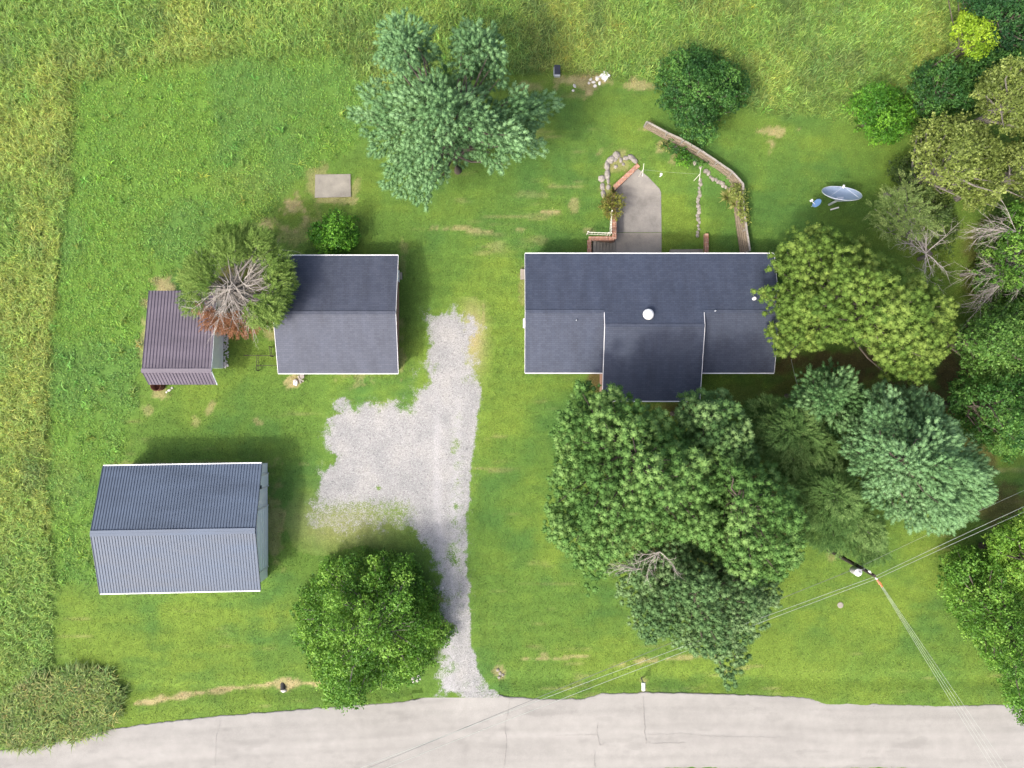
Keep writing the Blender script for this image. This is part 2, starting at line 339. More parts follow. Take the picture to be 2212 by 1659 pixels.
def gcol(x, y, full=True):
    x = np.asarray(x, float); y = np.asarray(y, float)
    u, v, fm, ft = masks(x, y)
    n1 = fbm(x, y, 7, 4, 3); n2 = fbm(x, y, 1.6, 4, 9); n3 = fbm(x / 5.0, y, .55, 3, 21); n4 = fbm(x, y, .35, 3, 5)
    yl = np.clip(sstep(.42, .68, n1) * .7 + (n2 - .5) * 1.1 + (n3 - .5) * .9, 0, 1)
    for (cu, cv, ru, rv, s_) in [(180, 1390, 55, 70, .9), (1780, 1400, 160, 70, .5), (1900, 1300, 120, 60, .45), (1450, 1440, 260, 22, .6), (1700, 1450, 90, 30, .4), (1310, 230, 60, 40, .4), (1450, 420, 60, 80, .3), (1750, 300, 110, 40, .6), (400, 850, 110, 40, .35), (160, 1300, 40, 40, .6), (420, 1330, 180, 24, .4), (330, 1420, 150, 50, .25)]:
        yl = np.clip(yl + s_ * np.exp(-(((u - cu) / ru) ** 2 + ((v - cv) / rv) ** 2)), 0, 1)
    gr = sstep(.5, .72, fbm(x, y, 5, 4, 50))
    c = C_LAWN + (C_LAWNY - C_LAWN) * yl[:, None]; c = c + (C_LAWNG - c) * (gr * .65 * (1 - yl))[:, None]
    wv = fbm(x, y, 6, 3, 61) * 5; mow = np.sin((y * .98 + x * .06 + wv * .5) * 2 * np.pi / 1.1) * sstep(.42, .6, fbm(x, y, 9, 3, 62))
    c = c * (0.82 + .36 * n4 + .045 * mow)[:, None]
    m1 = sstep(.4, .65, fbm(x, y, 5, 4, 70)); cm = C_MID + (C_MIDB - C_MID) * m1[:, None]; cm = cm + (C_TALLY - cm) * (sstep(.55, .75, n1) * .35)[:, None]
    c = c + (cm - c) * fm[:, None]
    t1 = fbm(x, y, 6, 4, 90); ct = C_TALL + (C_TALLY - C_TALL) * sstep(.45, .7, t1)[:, None]; ct = ct + (C_TALLD - ct) * sstep(.5, .8, fbm(x, y, 2.5, 4, 110))[:, None] * .8
    c = c + (ct - c) * ft[:, None]
    # dry tan soil
    wob = (fbm(x, y, .9, 4, 130) - .5); d = np.zeros(x.shape)
    for (cu, cv, ru, rv, s_) in DIRT:
        q = ((u - cu) / (ru * 1.25)) ** 2 + ((v - cv) / (rv * 1.25)) ** 2; d = np.maximum(d, s_ * sstep(1.0, .25, q + wob * 3.6 + (n4 - .5) * 1.6))
    for (pl, wd, s_) in DITCH:
        d = np.maximum(d, s_ * sstep(wd * 1.3, wd * .5, dline(u, v, pl) + wob * 14))
    streak = sstep(.66, .80, fbm(x / 9, y, .35, 3, 150)) * sstep(.5, .65, fbm(x, y, 5, 3, 160)) * .32 * (1 - ft) * (1 - fm)
    d = np.clip(np.maximum(d, streak), 0, 1) * (.72 + .28 * sstep(.3, .6, n4))
    c = c + (C_TAN * (0.75 + .5 * n2)[:, None] - c) * (d * .85)[:, None]
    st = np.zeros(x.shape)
    for (cu, cv, ru, rv, s_) in STRAW_SHADE:
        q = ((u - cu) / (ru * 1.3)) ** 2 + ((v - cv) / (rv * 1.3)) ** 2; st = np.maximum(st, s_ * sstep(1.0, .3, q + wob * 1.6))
    c = c + (C_STRAW_SHADE * (0.7 + .6 * n4)[:, None] - c) * (st * .8 * (1 - ft))[:, None]
    return np.clip(c, .003, .9)
# sunken yard behind the house
ZP = -1.4
LOW = [(1327, 402), (1379, 352), (1430, 335), (1480, 345), (1522, 372), (1524, 640), (1278, 640), (1278, 516), (1327, 516)]
TER = [(1524, 640), (1522, 372), (1480, 345), (1430, 335), (1400, 290), (1500, 338), (1595, 403), (1603, 455), (1616, 560), (1616, 640)]
def gz(x, y):
    u, v = topx(np.asarray(x, float), np.asarray(y, float))
    lo = inpoly(u, v, LOW); te = inpoly(u, v, TER)
    z = np.where(lo, ZP * sstep(345, 432, v), 0.0)
    z = np.where(te & ~lo, -.75 * sstep(330, 430, v), z)
    z = z + (fbm(x, y, 9, 3, 200) - .5) * .12 * (np.abs(z) < .01)
    ditch = np.exp(-((v - (1470 + (u < 1000) * 20)) / 16.0) ** 2) * ((u > 260)) * ~((u > 915) & (u < 1080))
    return z - .18 * ditch

def ground_mat(name, gravel=False):
    m, t, b = mat_new(name, .95, spec=.15)
    a = N(t, 'ShaderNodeAttribute', attribute_name='col')
    n1 = noise(t, 9, 5, .7); n2 = noise(t, 38, 3, .6)
    g = mix(t, .55, a.outputs['Color'], ramp(t, n1.outputs[0], [(.25, (.15, .15, .15)), (.75, (.85, .85, .85))]), 'OVERLAY')
    g = mix(t, .6, g, ramp(t, n2.outputs[0], [(.25, (.12, .12, .12)), (.75, (.88, .88, .88))]), 'OVERLAY')
    if not gravel:
        L(t, g, b.inputs['Base Color']); bump(t, b, n2.outputs[0], .6, .05); return m
    ga = N(t, 'ShaderNodeAttribute', attribute_name='gravel')
    vo = N(t, 'ShaderNodeTexVoronoi'); vo.inputs['Scale'].default_value = 16; tc = N(t, 'ShaderNodeTexCoord'); L(t, tc.outputs['Object'], vo.inputs['Vector'])
    n3 = noise(t, .45, 5, .6); n4 = noise(t, 3.2, 6, .75); n5 = noise(t, 12, 5, .75)
    base = ramp(t, n3.outputs[0], [(.3, (.195, .196, .190)), (.5, (.232, .230, .220)), (.72, (.266, .260, .240))])
    gv = base
    sp = N(t, 'ShaderNodeSeparateColor'); L(t, vo.outputs['Color'], sp.inputs[0])
    gv = mix(t, .55, gv, ramp(t, sp.outputs[0], [(.0, (.15,) * 3), (.15, (.45,) * 3), (.8, (.55,) * 3), (1, (.75,) * 3)]), 'OVERLAY')
    ta = N(t, 'ShaderNodeAttribute', attribute_name='track'); gv = mix(t, N_mul(t, ta.outputs['Fac'], n3.outputs[0], 1.0), gv, (.33, .325, .32))
    gv = mix(t, .5, gv, ramp(t, n5.outputs[0], [(.3, (.2,) * 3), (.6, (.7,) * 3)]), 'OVERLAY')
    # blend: gravel attr + noise
    s1 = N(t, 'ShaderNodeMath', operation='MULTIPLY_ADD'); L(t, n4.outputs[0], s1.inputs[0]); s1.inputs[1].default_value = 1.1; L(t, ga.outputs['Fac'], s1.inputs[2])
    s2 = N(t, 'ShaderNodeMath', operation='MULTIPLY_ADD'); L(t, n5.outputs[0], s2.inputs[0]); s2.inputs[1].default_value = 1.5; L(t, s1.outputs[0], s2.inputs[2])
    mr = N(t, 'ShaderNodeMapRange'); L(t, s2.outputs[0], mr.inputs[0]); mr.inputs[1].default_value = 1.62; mr.inputs[2].default_value = 1.95
    L(t, mix(t, mr.outputs[0], g, gv), b.inputs['Base Color']); bump(t, b, vo.outputs['Distance'], .5, .03); return m
M['ground'] = ground_mat('grass_ground'); M['gravel'] = ground_mat('gravel_ground', True)

# ground sheet
fx = np.arange(-47, 47.01, .2); fy = np.arange(-37, 37.01, .2)
far = np.concatenate([np.arange(47.8, 62, .8), np.arange(62, 130, 2.5), np.array([140, 170, 220, 300, 450, 900.])])
xs = np.concatenate([-far[::-1], fx, far]); ys = np.concatenate([-far[::-1], fy, far])
GX, GY = np.meshgrid(xs, ys); gx = GX.ravel(); gy = GY.ravel(); nx, ny = len(xs), len(ys)
def gridfaces(nx, ny):
    i = np.arange(nx - 1)[None, :] + nx * np.arange(ny - 1)[:, None]; i = i.ravel()
    return np.stack([i, i + 1, i + nx + 1, i + nx], 1)
gV = np.stack([gx, gy, gz(gx, gy)], 1)
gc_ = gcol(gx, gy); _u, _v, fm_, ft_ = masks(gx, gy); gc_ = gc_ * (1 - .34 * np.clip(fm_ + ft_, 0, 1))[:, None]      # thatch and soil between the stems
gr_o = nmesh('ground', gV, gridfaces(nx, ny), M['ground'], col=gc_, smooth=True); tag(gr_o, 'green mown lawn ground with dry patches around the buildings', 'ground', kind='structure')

# ---------------------------------------------------------------- road
RT = [(-700, 1760), (-300, 1670), (-60, 1634), (0, 1621), (110, 1600), (240, 1575), (340, 1561), (480, 1546), (600, 1537), (720, 1526), (860, 1517), (905, 1510), (940, 1499), (1062, 1496), (1100, 1506), (1170, 1510), (1262, 1509), (1300, 1498), (1400, 1496), (1560, 1499), (1735, 1506), (1785, 1517), (1900, 1521), (2060, 1524), (2160, 1522), (2300, 1527), (3200, 1540)]
RB = [(-700, 1960), (-300, 1850), (-60, 1800), (0, 1788), (240, 1735), (480, 1705), (720, 1685), (940, 1672), (1200, 1664), (1400, 1662), (1480, 1657), (1700, 1661), (1900, 1657), (2060, 1664), (2300, 1668), (3200, 1680)]
ru = np.concatenate([np.arange(-700, -60, 40), np.arange(-60, 2280, 3.0), np.arange(2280, 3200, 40)])
tp = np.interp(ru, [p[0] for p in RT], [p[1] for p in RT]); bt = np.interp(ru, [p[0] for p in RB], [p[1] for p in RB])
xr = (ru - 1106) * S; tp = tp + (fbm(xr, xr * 0, .5, 4, 7) - .5) * 5; bt = bt + (fbm(xr, xr * 0, .5, 4, 17) - .5) * 8
rows = []
for k in np.linspace(0, 1, 60):
    vv = tp * (1 - k) + bt * k; rows.append(np.stack([xr, (829.5 - vv) * S, np.full_like(xr, .03 + .05 * math.sin(k * math.pi))], 1))
rv = np.concatenate(rows[::-1]); nr = len(ru); nV = len(rv)
# skirt to the ground
sk = rows[0].copy(); sk[:, 2] = -.25; sk2 = rows[-1].copy(); sk2[:, 2] = -.25
rv = np.concatenate([sk2, rv, sk]); RF = gridfaces(nr, 62)
def road_mat():
    m, t, b = mat_new('road_surface', .9, spec=.25)
    tc = N(t, 'ShaderNodeTexCoord'); mp = N(t, 'ShaderNodeMapping'); mp.inputs['Scale'].default_value = (.12, 1, 1); L(t, tc.outputs['Object'], mp.inputs[0])
    n1 = noise(t, .7, 6, .6, mp.outputs[0]); n2 = noise(t, 25, 4, .7); n3 = noise(t, 1.2, 5, .6)
    at = N(t, 'ShaderNodeAttribute', attribute_name='col')
    c = mix(t, .22, at.outputs['Color'], ramp(t, n1.outputs[0], [(.3, (.3,) * 3), (.7, (.7,) * 3)]), 'OVERLAY')
    c = mix(t, .16, c, ramp(t, n3.outputs[0], [(.3, (.3,) * 3), (.7, (.7,) * 3)]), 'OVERLAY')
    c = mix(t, .35, c, ramp(t, n2.outputs[0], [(.25, (.25,) * 3), (.75, (.75,) * 3)]), 'OVERLAY')
    L(t, c, b.inputs['Base Color']); bump(t, b, n2.outputs[0], .3, .01); return m
M['road'] = road_mat(); M['crack'] = simple('road_crack', (.20, .19, .17), .95, .3, 8); M['roadlite'] = simple('road_dust', (.52, .50, .46), .95, .1, 6)
def roadcol(V):
    x, y = V[:, 0], V[:, 1]; u, v = topx(x, y); t_ = np.interp(u, [p[0] for p in RT], [p[1] for p in RT]); b_ = np.interp(u, [p[0] for p in RB], [p[1] for p in RB]); k = (v - t_) / (b_ - t_)
    wv_ = (fbm(x, y, 6, 3, 500) - .5) * .08; c = np.ones(len(x))
    for q in (.2, .42, .6, .84): c -= .055 * np.exp(-((k + wv_ - q) / .035) ** 2) * (.4 + fbm(x, y, 4, 3, 510 + q * 9))
    c += .04 * np.exp(-((k - .5) / .05) ** 2); c -= .05 * sstep(.04, .0, k + (fbm(x, y, .6, 3, 520) - .5) * .08) + .14 * sstep(.95, 1.0, k)
    c += (fbm(x, y, 2.5, 4, 530) - .5) * .14 - .10 * sstep(.66, .76, fbm(x / 3, y, .9, 4, 540)) 
    d = np.exp(-(((u - 1010) / 70) ** 2 + ((v - 1515) / 34) ** 2)); c += .16 * d * (.4 + fbm(x, y, .5, 4, 550)); c -= .05 * np.exp(-((np.hypot(u - 1110, v - 1640) - 105) / 5) ** 2) * (u < 1110)
    return np.stack([c * .238, c * .229, c * .206], 1)
road = nmesh('road', rv, RF, M['road'], col=roadcol(rv)); tag(road, 'pale worn two lane country road along the bottom', 'road', kind='structure')
def crackline(pts, wd, seed, lay=0.0):
    rs = np.random.default_rng(seed); V = []; F = []; P_ = []
    for (a, b) in zip(pts[:-1], pts[1:]):
        n = max(2, int(math.dist(a, b) / 6))
        for i in range(n):
            t = i / n; P_.append((a[0] + (b[0] - a[0]) * t + rs.normal(0, .9), a[1] + (b[1] - a[1]) * t + rs.normal(0, .9)))
    P_.append(pts[-1]); m = MB(); m2 = []
    for i in range(len(P_) - 1):
        a = U(*P_[i]); b = U(*P_[i + 1]); w_ = wd * rs.uniform(.3, .95); dx, dy = b[0] - a[0], b[1] - a[1]; l = math.hypot(dx, dy) + 1e-6; sx, sy = -dy / l * w_ / 2, dx / l * w_ / 2
        m.add([(a[0] - sx, a[1] - sy, .125 + lay), (b[0] - sx, b[1] - sy, .125 + lay), (b[0] + sx, b[1] + sy, .125 + lay), (a[0] + sx, a[1] + sy, .125 + lay)], [(0, 1, 2, 3)])
    return m
cm = MB()
for i, (pl, wd) in enumerate([([(1100, 1510), (1097, 1545), (1090, 1570), (1095, 1600), (1088, 1659)], .035), ([(1388, 1505), (1392, 1560), (1394, 1600), (1396, 1605)], .045), ([(1394, 1604), (1420, 1605), (1480, 1604)], .03), ([(1290, 1560), (1291, 1590), (1296, 1610), (1305, 1603)], .035), ([(1283, 1620), (1285, 1659)], .03), ([(478, 1550), (468, 1590), (466, 1659)], .025), ([(1394, 1585), (1470, 1584), (1560, 1590), (1700, 1592)], .02), ([(1200, 1588), (1290, 1586)], .02), ([(1296, 1608), (1330, 1610)], .02), ([(1110, 1510), (1060, 1500), (1030, 1502)], .04), ([(140, 1617), (230, 1600)], .02), ([(1700, 1532), (1900, 1536)], .015)]):
    q = crackline(pl, wd, i, i * .0015); b0 = len(cm.v); cm.v += q.v; cm.f += [[b0 + j for j in f] for f in q.f]; cm.m += q.m
ck = cm.build('crack', M['crack'], road)

# ---------------------------------------------------------------- gravel drive
DR = [(905, 668), (945, 655), (1004, 650), (1038, 668), (1050, 700), (1046, 800), (1030, 900), (1022, 980), (1014, 1060), (1010, 1160), (1012, 1260), (1014, 1350), (1022, 1400), (1032, 1445), (1060, 1484), (1085, 1500), (1085, 1508), (930, 1510), (943, 1430), (950, 1380), (945, 1300), (925, 1240), (905, 1190), (860, 1172), (800, 1160), (700, 1180), (650, 1170), (630, 1120), (655, 1060), (690, 990), (690, 900), (695, 835), (760, 850), (800, 835), (840, 848), (872, 852), (898, 815), (900, 740), (898, 690)]
DHI = [(910, 672), (990, 660), (1000, 780), (1035, 860), (1020, 1000), (1010, 1200), (1012, 1400), (1050, 1500), (948, 1503), (955, 1380), (940, 1260), (905, 1160), (820, 1110), (720, 1080), (700, 1030), (705, 900), (720, 865), (860, 872), (902, 850), (930, 790), (915, 720)]
dx_ = np.arange(U(590, 0)[0], U(1080, 0)[0], .1); dy_ = np.arange(U(0, 1512)[1], U(0, 640)[1], .1)
DX, DY = np.meshgrid(dx_, dy_); dx = DX.ravel(); dy = DY.ravel(); du, dv = topx(dx, dy)
wob = (fbm(dx, dy, 1.3, 5, 300) - .5) * 44 + (fbm(dx, dy, .5, 4, 330) - .5) * 34
hard = sstep(975, 1015, du) * sstep(760, 860, dv); wob = wob * (1 - .72 * hard)
s1 = sdpoly(du, dv, DR) + wob; s2 = sdpoly(du, dv, DHI) + wob
hard = sstep(975, 1015, du) * sstep(760, 860, dv)      # the right edge of the lane is crisp
dens = (sstep(-10, 62, s1) * (1 - hard) + sstep(-4, 5, s1) * hard) * .6 + sstep(-36, 26, s2) * .4 - .38 * (1 - hard) * sstep(70, 10, s1) * sstep(.5, .68, fbm(dx, dy, 1.1, 4, 360))
mw = (fbm(dx, dy, 5, 3, 340) - .5) * 26
trk = (np.exp(-((du + mw - (985 - (dv - 1000) * .02)) / 9.0) ** 2) + np.exp(-((du + mw - (945 + (dv - 1000) * .03)) / 9.0) ** 2)) * (.3 + .9 * fbm(dx, dy, 3, 3, 345)) * sstep(780, 950, dv)
for (cu, cv, ru_, rv_, s_) in [(820, 1140, 80, 24, .15), (680, 1130, 50, 40, .2), (1018, 715, 24, 60, -.32), (880, 870, 26, 30, .35), (730, 850, 40, 14, .3), (1040, 1480, 16, 20, .3), (818, 1055, 8, 7, .7), (1010, 1475, 12, 12, .3), (940, 680, 12, 20, .15)]:
    wobk = 1.0
    dens = dens - s_ * np.exp(-(((du - cu) / ru_) ** 2 + ((dv - cv) / rv_) ** 2))
dens = dens + .34 * np.exp(-(((du - 760) / 110) ** 2 + ((dv - 1120) / 45) ** 2)) * (dens > .02) + .12 * np.exp(-(((du - 720) / 40) ** 2 + ((dv - 860) / 30) ** 2))
cap = 1 - .56 * sstep(1050, 1105, dv) * sstep(935, 860, du) - .4 * np.exp(-(((du - 720) / 40) ** 2 + ((dv - 848) / 18) ** 2)); dens = np.minimum(dens, cap)
edge = sdpoly(du, dv, DR) + (fbm(dx, dy, .5, 3, 310) - .5) * 22
keepv = (edge > -40) & (dv < 1507)
DF = gridfaces(len(dx_), len(dy_)); DF = DF[keepv[DF].all(1)]
zz = gz(dx, dy) + .02 + .05 * sstep(0, 30, edge) - .03 * sstep(-10, -26, edge) + (fbm(dx, dy, .8, 3, 320) - .5) * .03
zz = np.where(dv > 1495, np.maximum(zz, .04), zz)
used = np.unique(DF); rm = np.full(len(dx), -1); rm[used] = np.arange(len(used)); DF = rm[DF]
dcol = gcol(dx[used], dy[used]); tanm = np.exp(-(((du[used] - 1022) / 26) ** 2 + ((dv[used] - 730) / 70) ** 2)); dcol = dcol + (C_TAN - dcol) * (tanm * .75)[:, None]
tan2 = np.exp(-(((du[used] - 740) / 120) ** 2 + ((dv[used] - 1130) / 60) ** 2)); dcol = dcol + (C_TAN * .8 - dcol) * (tan2 * .45)[:, None]
drive = nmesh('gravel_driveway', np.stack([dx, dy, zz], 1)[used], DF, M['gravel'], col=dcol, smooth=True, attr={'gravel': np.clip(dens[used], 0, 1) * .95, 'track': np.clip(trk[used], 0, 1)})
tag(drive, 'pale grey gravel driveway widening into a parking area between the buildings', 'driveway', kind='structure')
def gdens(x, y):
    u, v = topx(x, y); w_ = (fbm(x, y, 1.3, 5, 300) - .5) * 44
    return sstep(-6, 8, sdpoly(u, v, DHI) + w_), sdpoly(u, v, DR)

# ---------------------------------------------------------------- grass blades
def blades(name, xy, col, length, width, per, spread, lean=.75, z0=None, wind=(0, 0)):
    n = len(xy); c = np.repeat(xy, per, 0) + rng.normal(0, spread, (n * per, 2)); tj = rng.uniform(.72, 1.3, (n, 1)) * np.array([1, 1, 1]) * np.stack([rng.uniform(.88, 1.14, n), np.ones(n), rng.uniform(.8, 1.2, n)], 1); cc = np.repeat(col * tj, per, 0) * rng.uniform(.68, 1.34, (n * per, 1)); k = len(c)
    cc[:, 0] *= rng.uniform(.85, 1.2, k)
    ang = rng.uniform(0, 2 * np.pi, k); ln = rng.uniform(.6, 1.25, k) * np.repeat(length, per); le = rng.uniform(.35, 1, k) * lean
    d = np.stack([np.cos(ang), np.sin(ang)], 1) + np.array(wind); side = np.stack([-np.sin(ang), np.cos(ang)], 1)
    z = gz(c[:, 0], c[:, 1]) if z0 is None else np.full(k, z0)
    wd = width * rng.uniform(.7, 1.3, k)
    b = np.concatenate([c, z[:, None]], 1); mid = b.copy(); mid[:, :2] += d * (ln * le * .42)[:, None]; mid[:, 2] += ln * (1 - .35 * le)* .72
    tip = b.copy(); tip[:, :2] += d * (ln * le)[:, None]; tip[:, 2] += ln * (1 - .55 * le) * .85
    s3 = np.concatenate([side, np.zeros((k, 1))], 1) * (wd / 2)[:, None]
    V = np.stack([b - s3 * .6, b + s3 * .6, mid + s3, mid - s3, tip], 1).reshape(-1, 3); i = np.arange(k)[:, None] * 5
    F = np.concatenate([i + np.array([[0, 1, 2]]), i + np.array([[0, 2, 3]]), i + np.array([[3, 2, 4]])], 0)
    return nmesh(name, V, F, M['blade'], col=np.concatenate([cc, cc, cc], 0))
def scatter(n, x0=-43.5, x1=43.5, y0=-33.5, y1=33.5):
    return np.stack([rng.uniform(x0, x1, n), rng.uniform(y0, y1, n)], 1)
def roadmask(x, y):
    u, v = topx(x, y); t_ = np.interp(u, [p[0] for p in RT], [p[1] for p in RT]); b_ = np.interp(u, [p[0] for p in RB], [p[1] for p in RB]); return (v > t_ - 1) & (v < b_ + 1)
BLD = [[(225, 1010), (575, 1003), (572, 1245), (222, 1250)], [(330, 630), (482, 630), (482, 800), (330, 800)], [(612, 560), (866, 560), (866, 800), (612, 800)], [(1140, 560), (1650, 560), (1650, 800), (1140, 800)], [(680, 377), (757, 377), (757, 425), (680, 425)], [(1328, 404), (1378, 364), (1427, 410), (1429, 560), (1275, 560), (1275, 515), (1328, 515)]]
def freem(x, y):
    u, v = topx(x, y); b = roadmask(x, y)
    for p in BLD: b |= inpoly(u, v, p)
    return ~b
p = scatter(80000); u_, v_, fm, ft = masks(p[:, 0], p[:, 1]); k = (ft > rng.uniform(.25, .75, len(p))) & freem(p[:, 0], p[:, 1]); p = p[k]
hgt = .42 + .35 * fbm(p[:, 0], p[:, 1], 3, 3, 400)
q_ = rng.random(len(p)) < .10; hgt[q_] *= 1.6
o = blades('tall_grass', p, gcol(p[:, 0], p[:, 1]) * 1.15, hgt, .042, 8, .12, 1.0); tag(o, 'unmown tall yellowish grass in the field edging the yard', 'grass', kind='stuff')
p = scatter(4500); u_, v_, fm, ft = masks(p[:, 0], p[:, 1]); k = ((ft > .5) | ((fm > .5) & (rng.random(len(p)) < .35))) & freem(p[:, 0], p[:, 1]); p = p[k]
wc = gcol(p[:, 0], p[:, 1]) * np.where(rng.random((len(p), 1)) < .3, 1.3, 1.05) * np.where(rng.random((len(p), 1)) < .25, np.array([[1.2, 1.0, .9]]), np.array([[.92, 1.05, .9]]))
o = blades('field_weeds', p, wc, rng.uniform(.35, .65, len(p)), .06, 13, .09, 1.1); tag(o, 'star shaped taller weeds and seed heads scattered through the field', 'weeds', kind='stuff')
p = scatter(110000); u_, v_, fm, ft = masks(p[:, 0], p[:, 1]); k = (np.maximum(fm, ft) > rng.uniform(.25, .75, len(p))) & (ft < .8) & freem(p[:, 0], p[:, 1]); p = p[k]
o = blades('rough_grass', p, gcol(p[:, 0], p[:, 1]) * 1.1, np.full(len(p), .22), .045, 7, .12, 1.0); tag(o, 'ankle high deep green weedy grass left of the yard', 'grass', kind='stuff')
p = scatter(230000); u_, v_, fm, ft = masks(p[:, 0], p[:, 1]); g1, g2 = gdens(p[:, 0], p[:, 1]); k = (ft < .5) & (fm < .5) & freem(p[:, 0], p[:, 1]) & ((g2 < 0) | ((g1 < .5) & (rng.random(len(p)) < .35)) | (rng.random(len(p)) < .012)); p = p[k]
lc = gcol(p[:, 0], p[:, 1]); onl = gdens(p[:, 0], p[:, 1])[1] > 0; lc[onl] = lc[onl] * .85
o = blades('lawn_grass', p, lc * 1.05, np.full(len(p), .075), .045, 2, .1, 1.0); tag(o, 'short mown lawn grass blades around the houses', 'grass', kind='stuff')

# ---------------------------------------------------------------- buildings
def P3(x, y, z): return (x, y, z)
def ribs(mb, p00, p01, p10, p11, n, wd=.03, ht=.03):   # ribs from edge p00-p01 to edge p10-p11
    p00, p01, p10, p11 = map(Vector, (p00, p01, p10, p11))
    for i in range(n + 1):
        t = i / n; a = p00.lerp(p01, t); b = p10.lerp(p11, t); mb.bar(a + Vector((0, 0, ht / 2 + .004)), b + Vector((0, 0, ht / 2 + .004)), wd, ht)
def eaveline(mb, a, b, wd=.075, ht=.13, dz=-.08, out=(0, 1)):
    a = Vector(a); b = Vector(b); o_ = Vector((out[0], out[1], 0)) * (wd / 2 + .003); mb.bar(a + o_ + Vector((0, 0, dz)), b + o_ + Vector((0, 0, dz)), wd, ht)
def window(parent, c, wd, ht, face, nm='window'):
    # face: 'N','S','E','W'
    x, y, z = c; m = MB(); g = MB()
    sx = face in 'EW'
    def bx(mb, du_, dz_, su, sz_, dep, off):
        s_ = {'N': 1, 'S': -1, 'E': 1, 'W': -1}[face] * off
        if sx: mb.box((x + s_, y + du_, z + dz_), (dep, su, sz_))
        else: mb.box((x + du_, y + s_, z + dz_), (su, dep, sz_))
    for s_ in (-1, 1):
        bx(m, s_ * wd / 2, 0, .06, ht + .12, .08, .03); bx(m, 0, s_ * (ht / 2 + .03), wd - .06, .06, .08, .03)
    bx(m, 0, 0, wd - .06, .04, .05, .02); bx(g, 0, 0, wd - .07, ht - .01, .02, .012)
    f = m.build(nm, M['white'], parent); g.build('pane', M['glass'], f); return f

# --- brick house
hx0, hx1, hyN, hyR, hyS = .99, 19.97, 9.93, 5.40, .86; cxl, cxr, cyR, cyS = 6.9, 14.3, 4.345, -1.288; ze, zr, zc = 3.0, 4.27, 4.56
house = thing('brick_house', ((hx0 + hx1) / 2, 4.5, 0), 'long brick ranch house with dark blue grey shingle roof and projecting centre wing', 'house')
T = .14
rm_ = MB()
rm_.slab([(hx0, hyR, zr), (hx1, hyR, zr), (hx1, hyN, ze), (hx0, hyN, ze)], T)
rm_.slab([(hx0, hyS, ze), (cxl + .1, hyS, ze), (cxl + .1, hyR - .003, zr), (hx0, hyR - .003, zr)], T)
rm_.slab([(cxr - .1, hyS, ze), (hx1, hyS, ze), (hx1, hyR - .003, zr), (cxr - .1, hyR - .003, zr)], T)
rm_.slab([(cxl, cyR, zc), (cxr, cyR, zc), (cxr, hyR - .003, zr + .002), (cxl, hyR - .003, zr + .002)], T)
rm_.slab([(cxl, cyS, ze - .015), (cxr, cyS, ze - .015), (cxr, cyR - .003, zc), (cxl, cyR - .003, zc)], T)
# ridge caps
for (a, b) in (((hx0, hyR, zr), (cxl, hyR, zr)), ((cxr, hyR, zr), (hx1, hyR, zr)), ((cxl, cyR, zc), (cxr, cyR, zc))):
    rm_.bar(Vector(a) + Vector((0, 0, .012)), Vector(b) + Vector((0, 0, .012)), .26, .03)
roof = rm_.build('roof', M['shingle'], house)
for a_, b_, o_, w_ in (((hx0, hyN, ze), (hx1, hyN, ze), 1, .075), ((hx0, hyS, ze), (cxl, hyS, ze), -1, .075), ((cxr, hyS, ze), (hx1, hyS, ze), -1, .075), ((cxl, cyS, ze), (cxr, cyS, ze), -1, .07)):
    f = MB(); eaveline(f, a_, b_, out=(0, o_), wd=w_); f.build('gutter', M['white'], roof)
for x_, o_ in ((hx0, -1), (hx1, 1)):
    for a_, b_ in (((hyN, ze), (hyR, zr)), ((hyR, zr), (hyS, ze))): f = MB(); f.bar((x_ + o_ * .016, a_[0], a_[1] - .08), (x_ + o_ * .016, b_[0], b_[1] - .08), .026, .15); f.build('rake_trim', M['white'], roof)
for x_, o_ in ((cxl, -1), (cxr, 1)):
    for a_, b_ in (((hyR, zr), (cyR, zc)), ((cyR, zc), (cyS, ze))): f = MB(); f.bar((x_ + o_ * .022, a_[0], a_[1] - .06), (x_ + o_ * .022, b_[0], b_[1] - .06), .036, .14); f.build('rake_trim', M['white'], roof)
# walls (basement visible behind)
wm = MB(); i = .35
def gablebox(mb, x0, x1, yS, yR, yN, zb, zE, zR):
    prof = [(yS, zb), (yN, zb), (yN, zE), (yR, zR), (yS, zE)]; n = 5
    vs = [(x0, q[0], q[1]) for q in prof] + [(x1, q[0], q[1]) for q in prof]
    mb.add(vs, [(0, 1, 2, 3, 4), (9, 8, 7, 6, 5)] + [(j, j + 5, (j + 1) % 5 + 5, (j + 1) % 5) for j in range(5)])
gablebox(wm, hx0 + .12, hx1 - .12, hyS + i, hyR, hyN - i, -1.6, ze - .05, zr - .17)
wm.build('wall', M['brick'], house)
wm = MB(); gablebox(wm, cxl + .12, cxr - .12, cyS + i, cyR, hyS + i - .003 + 3, -.2, ze - .05, zc - .17)
wm.build('wall', M['brick'], house)
for x_ in (cxl + .10, cxr - .10): wm = MB(); wm.add([(x_, hyR - .1, zr - .1), (x_, hyS + .3, ze - .2), (x_, cyS + .4, ze - .2), (x_, cyS + .4, ze - .0), (x_, cyR, zc - .16)], [(0, 1, 2, 3, 4)]); wm.build('cheek_wall', M['brick'], house)
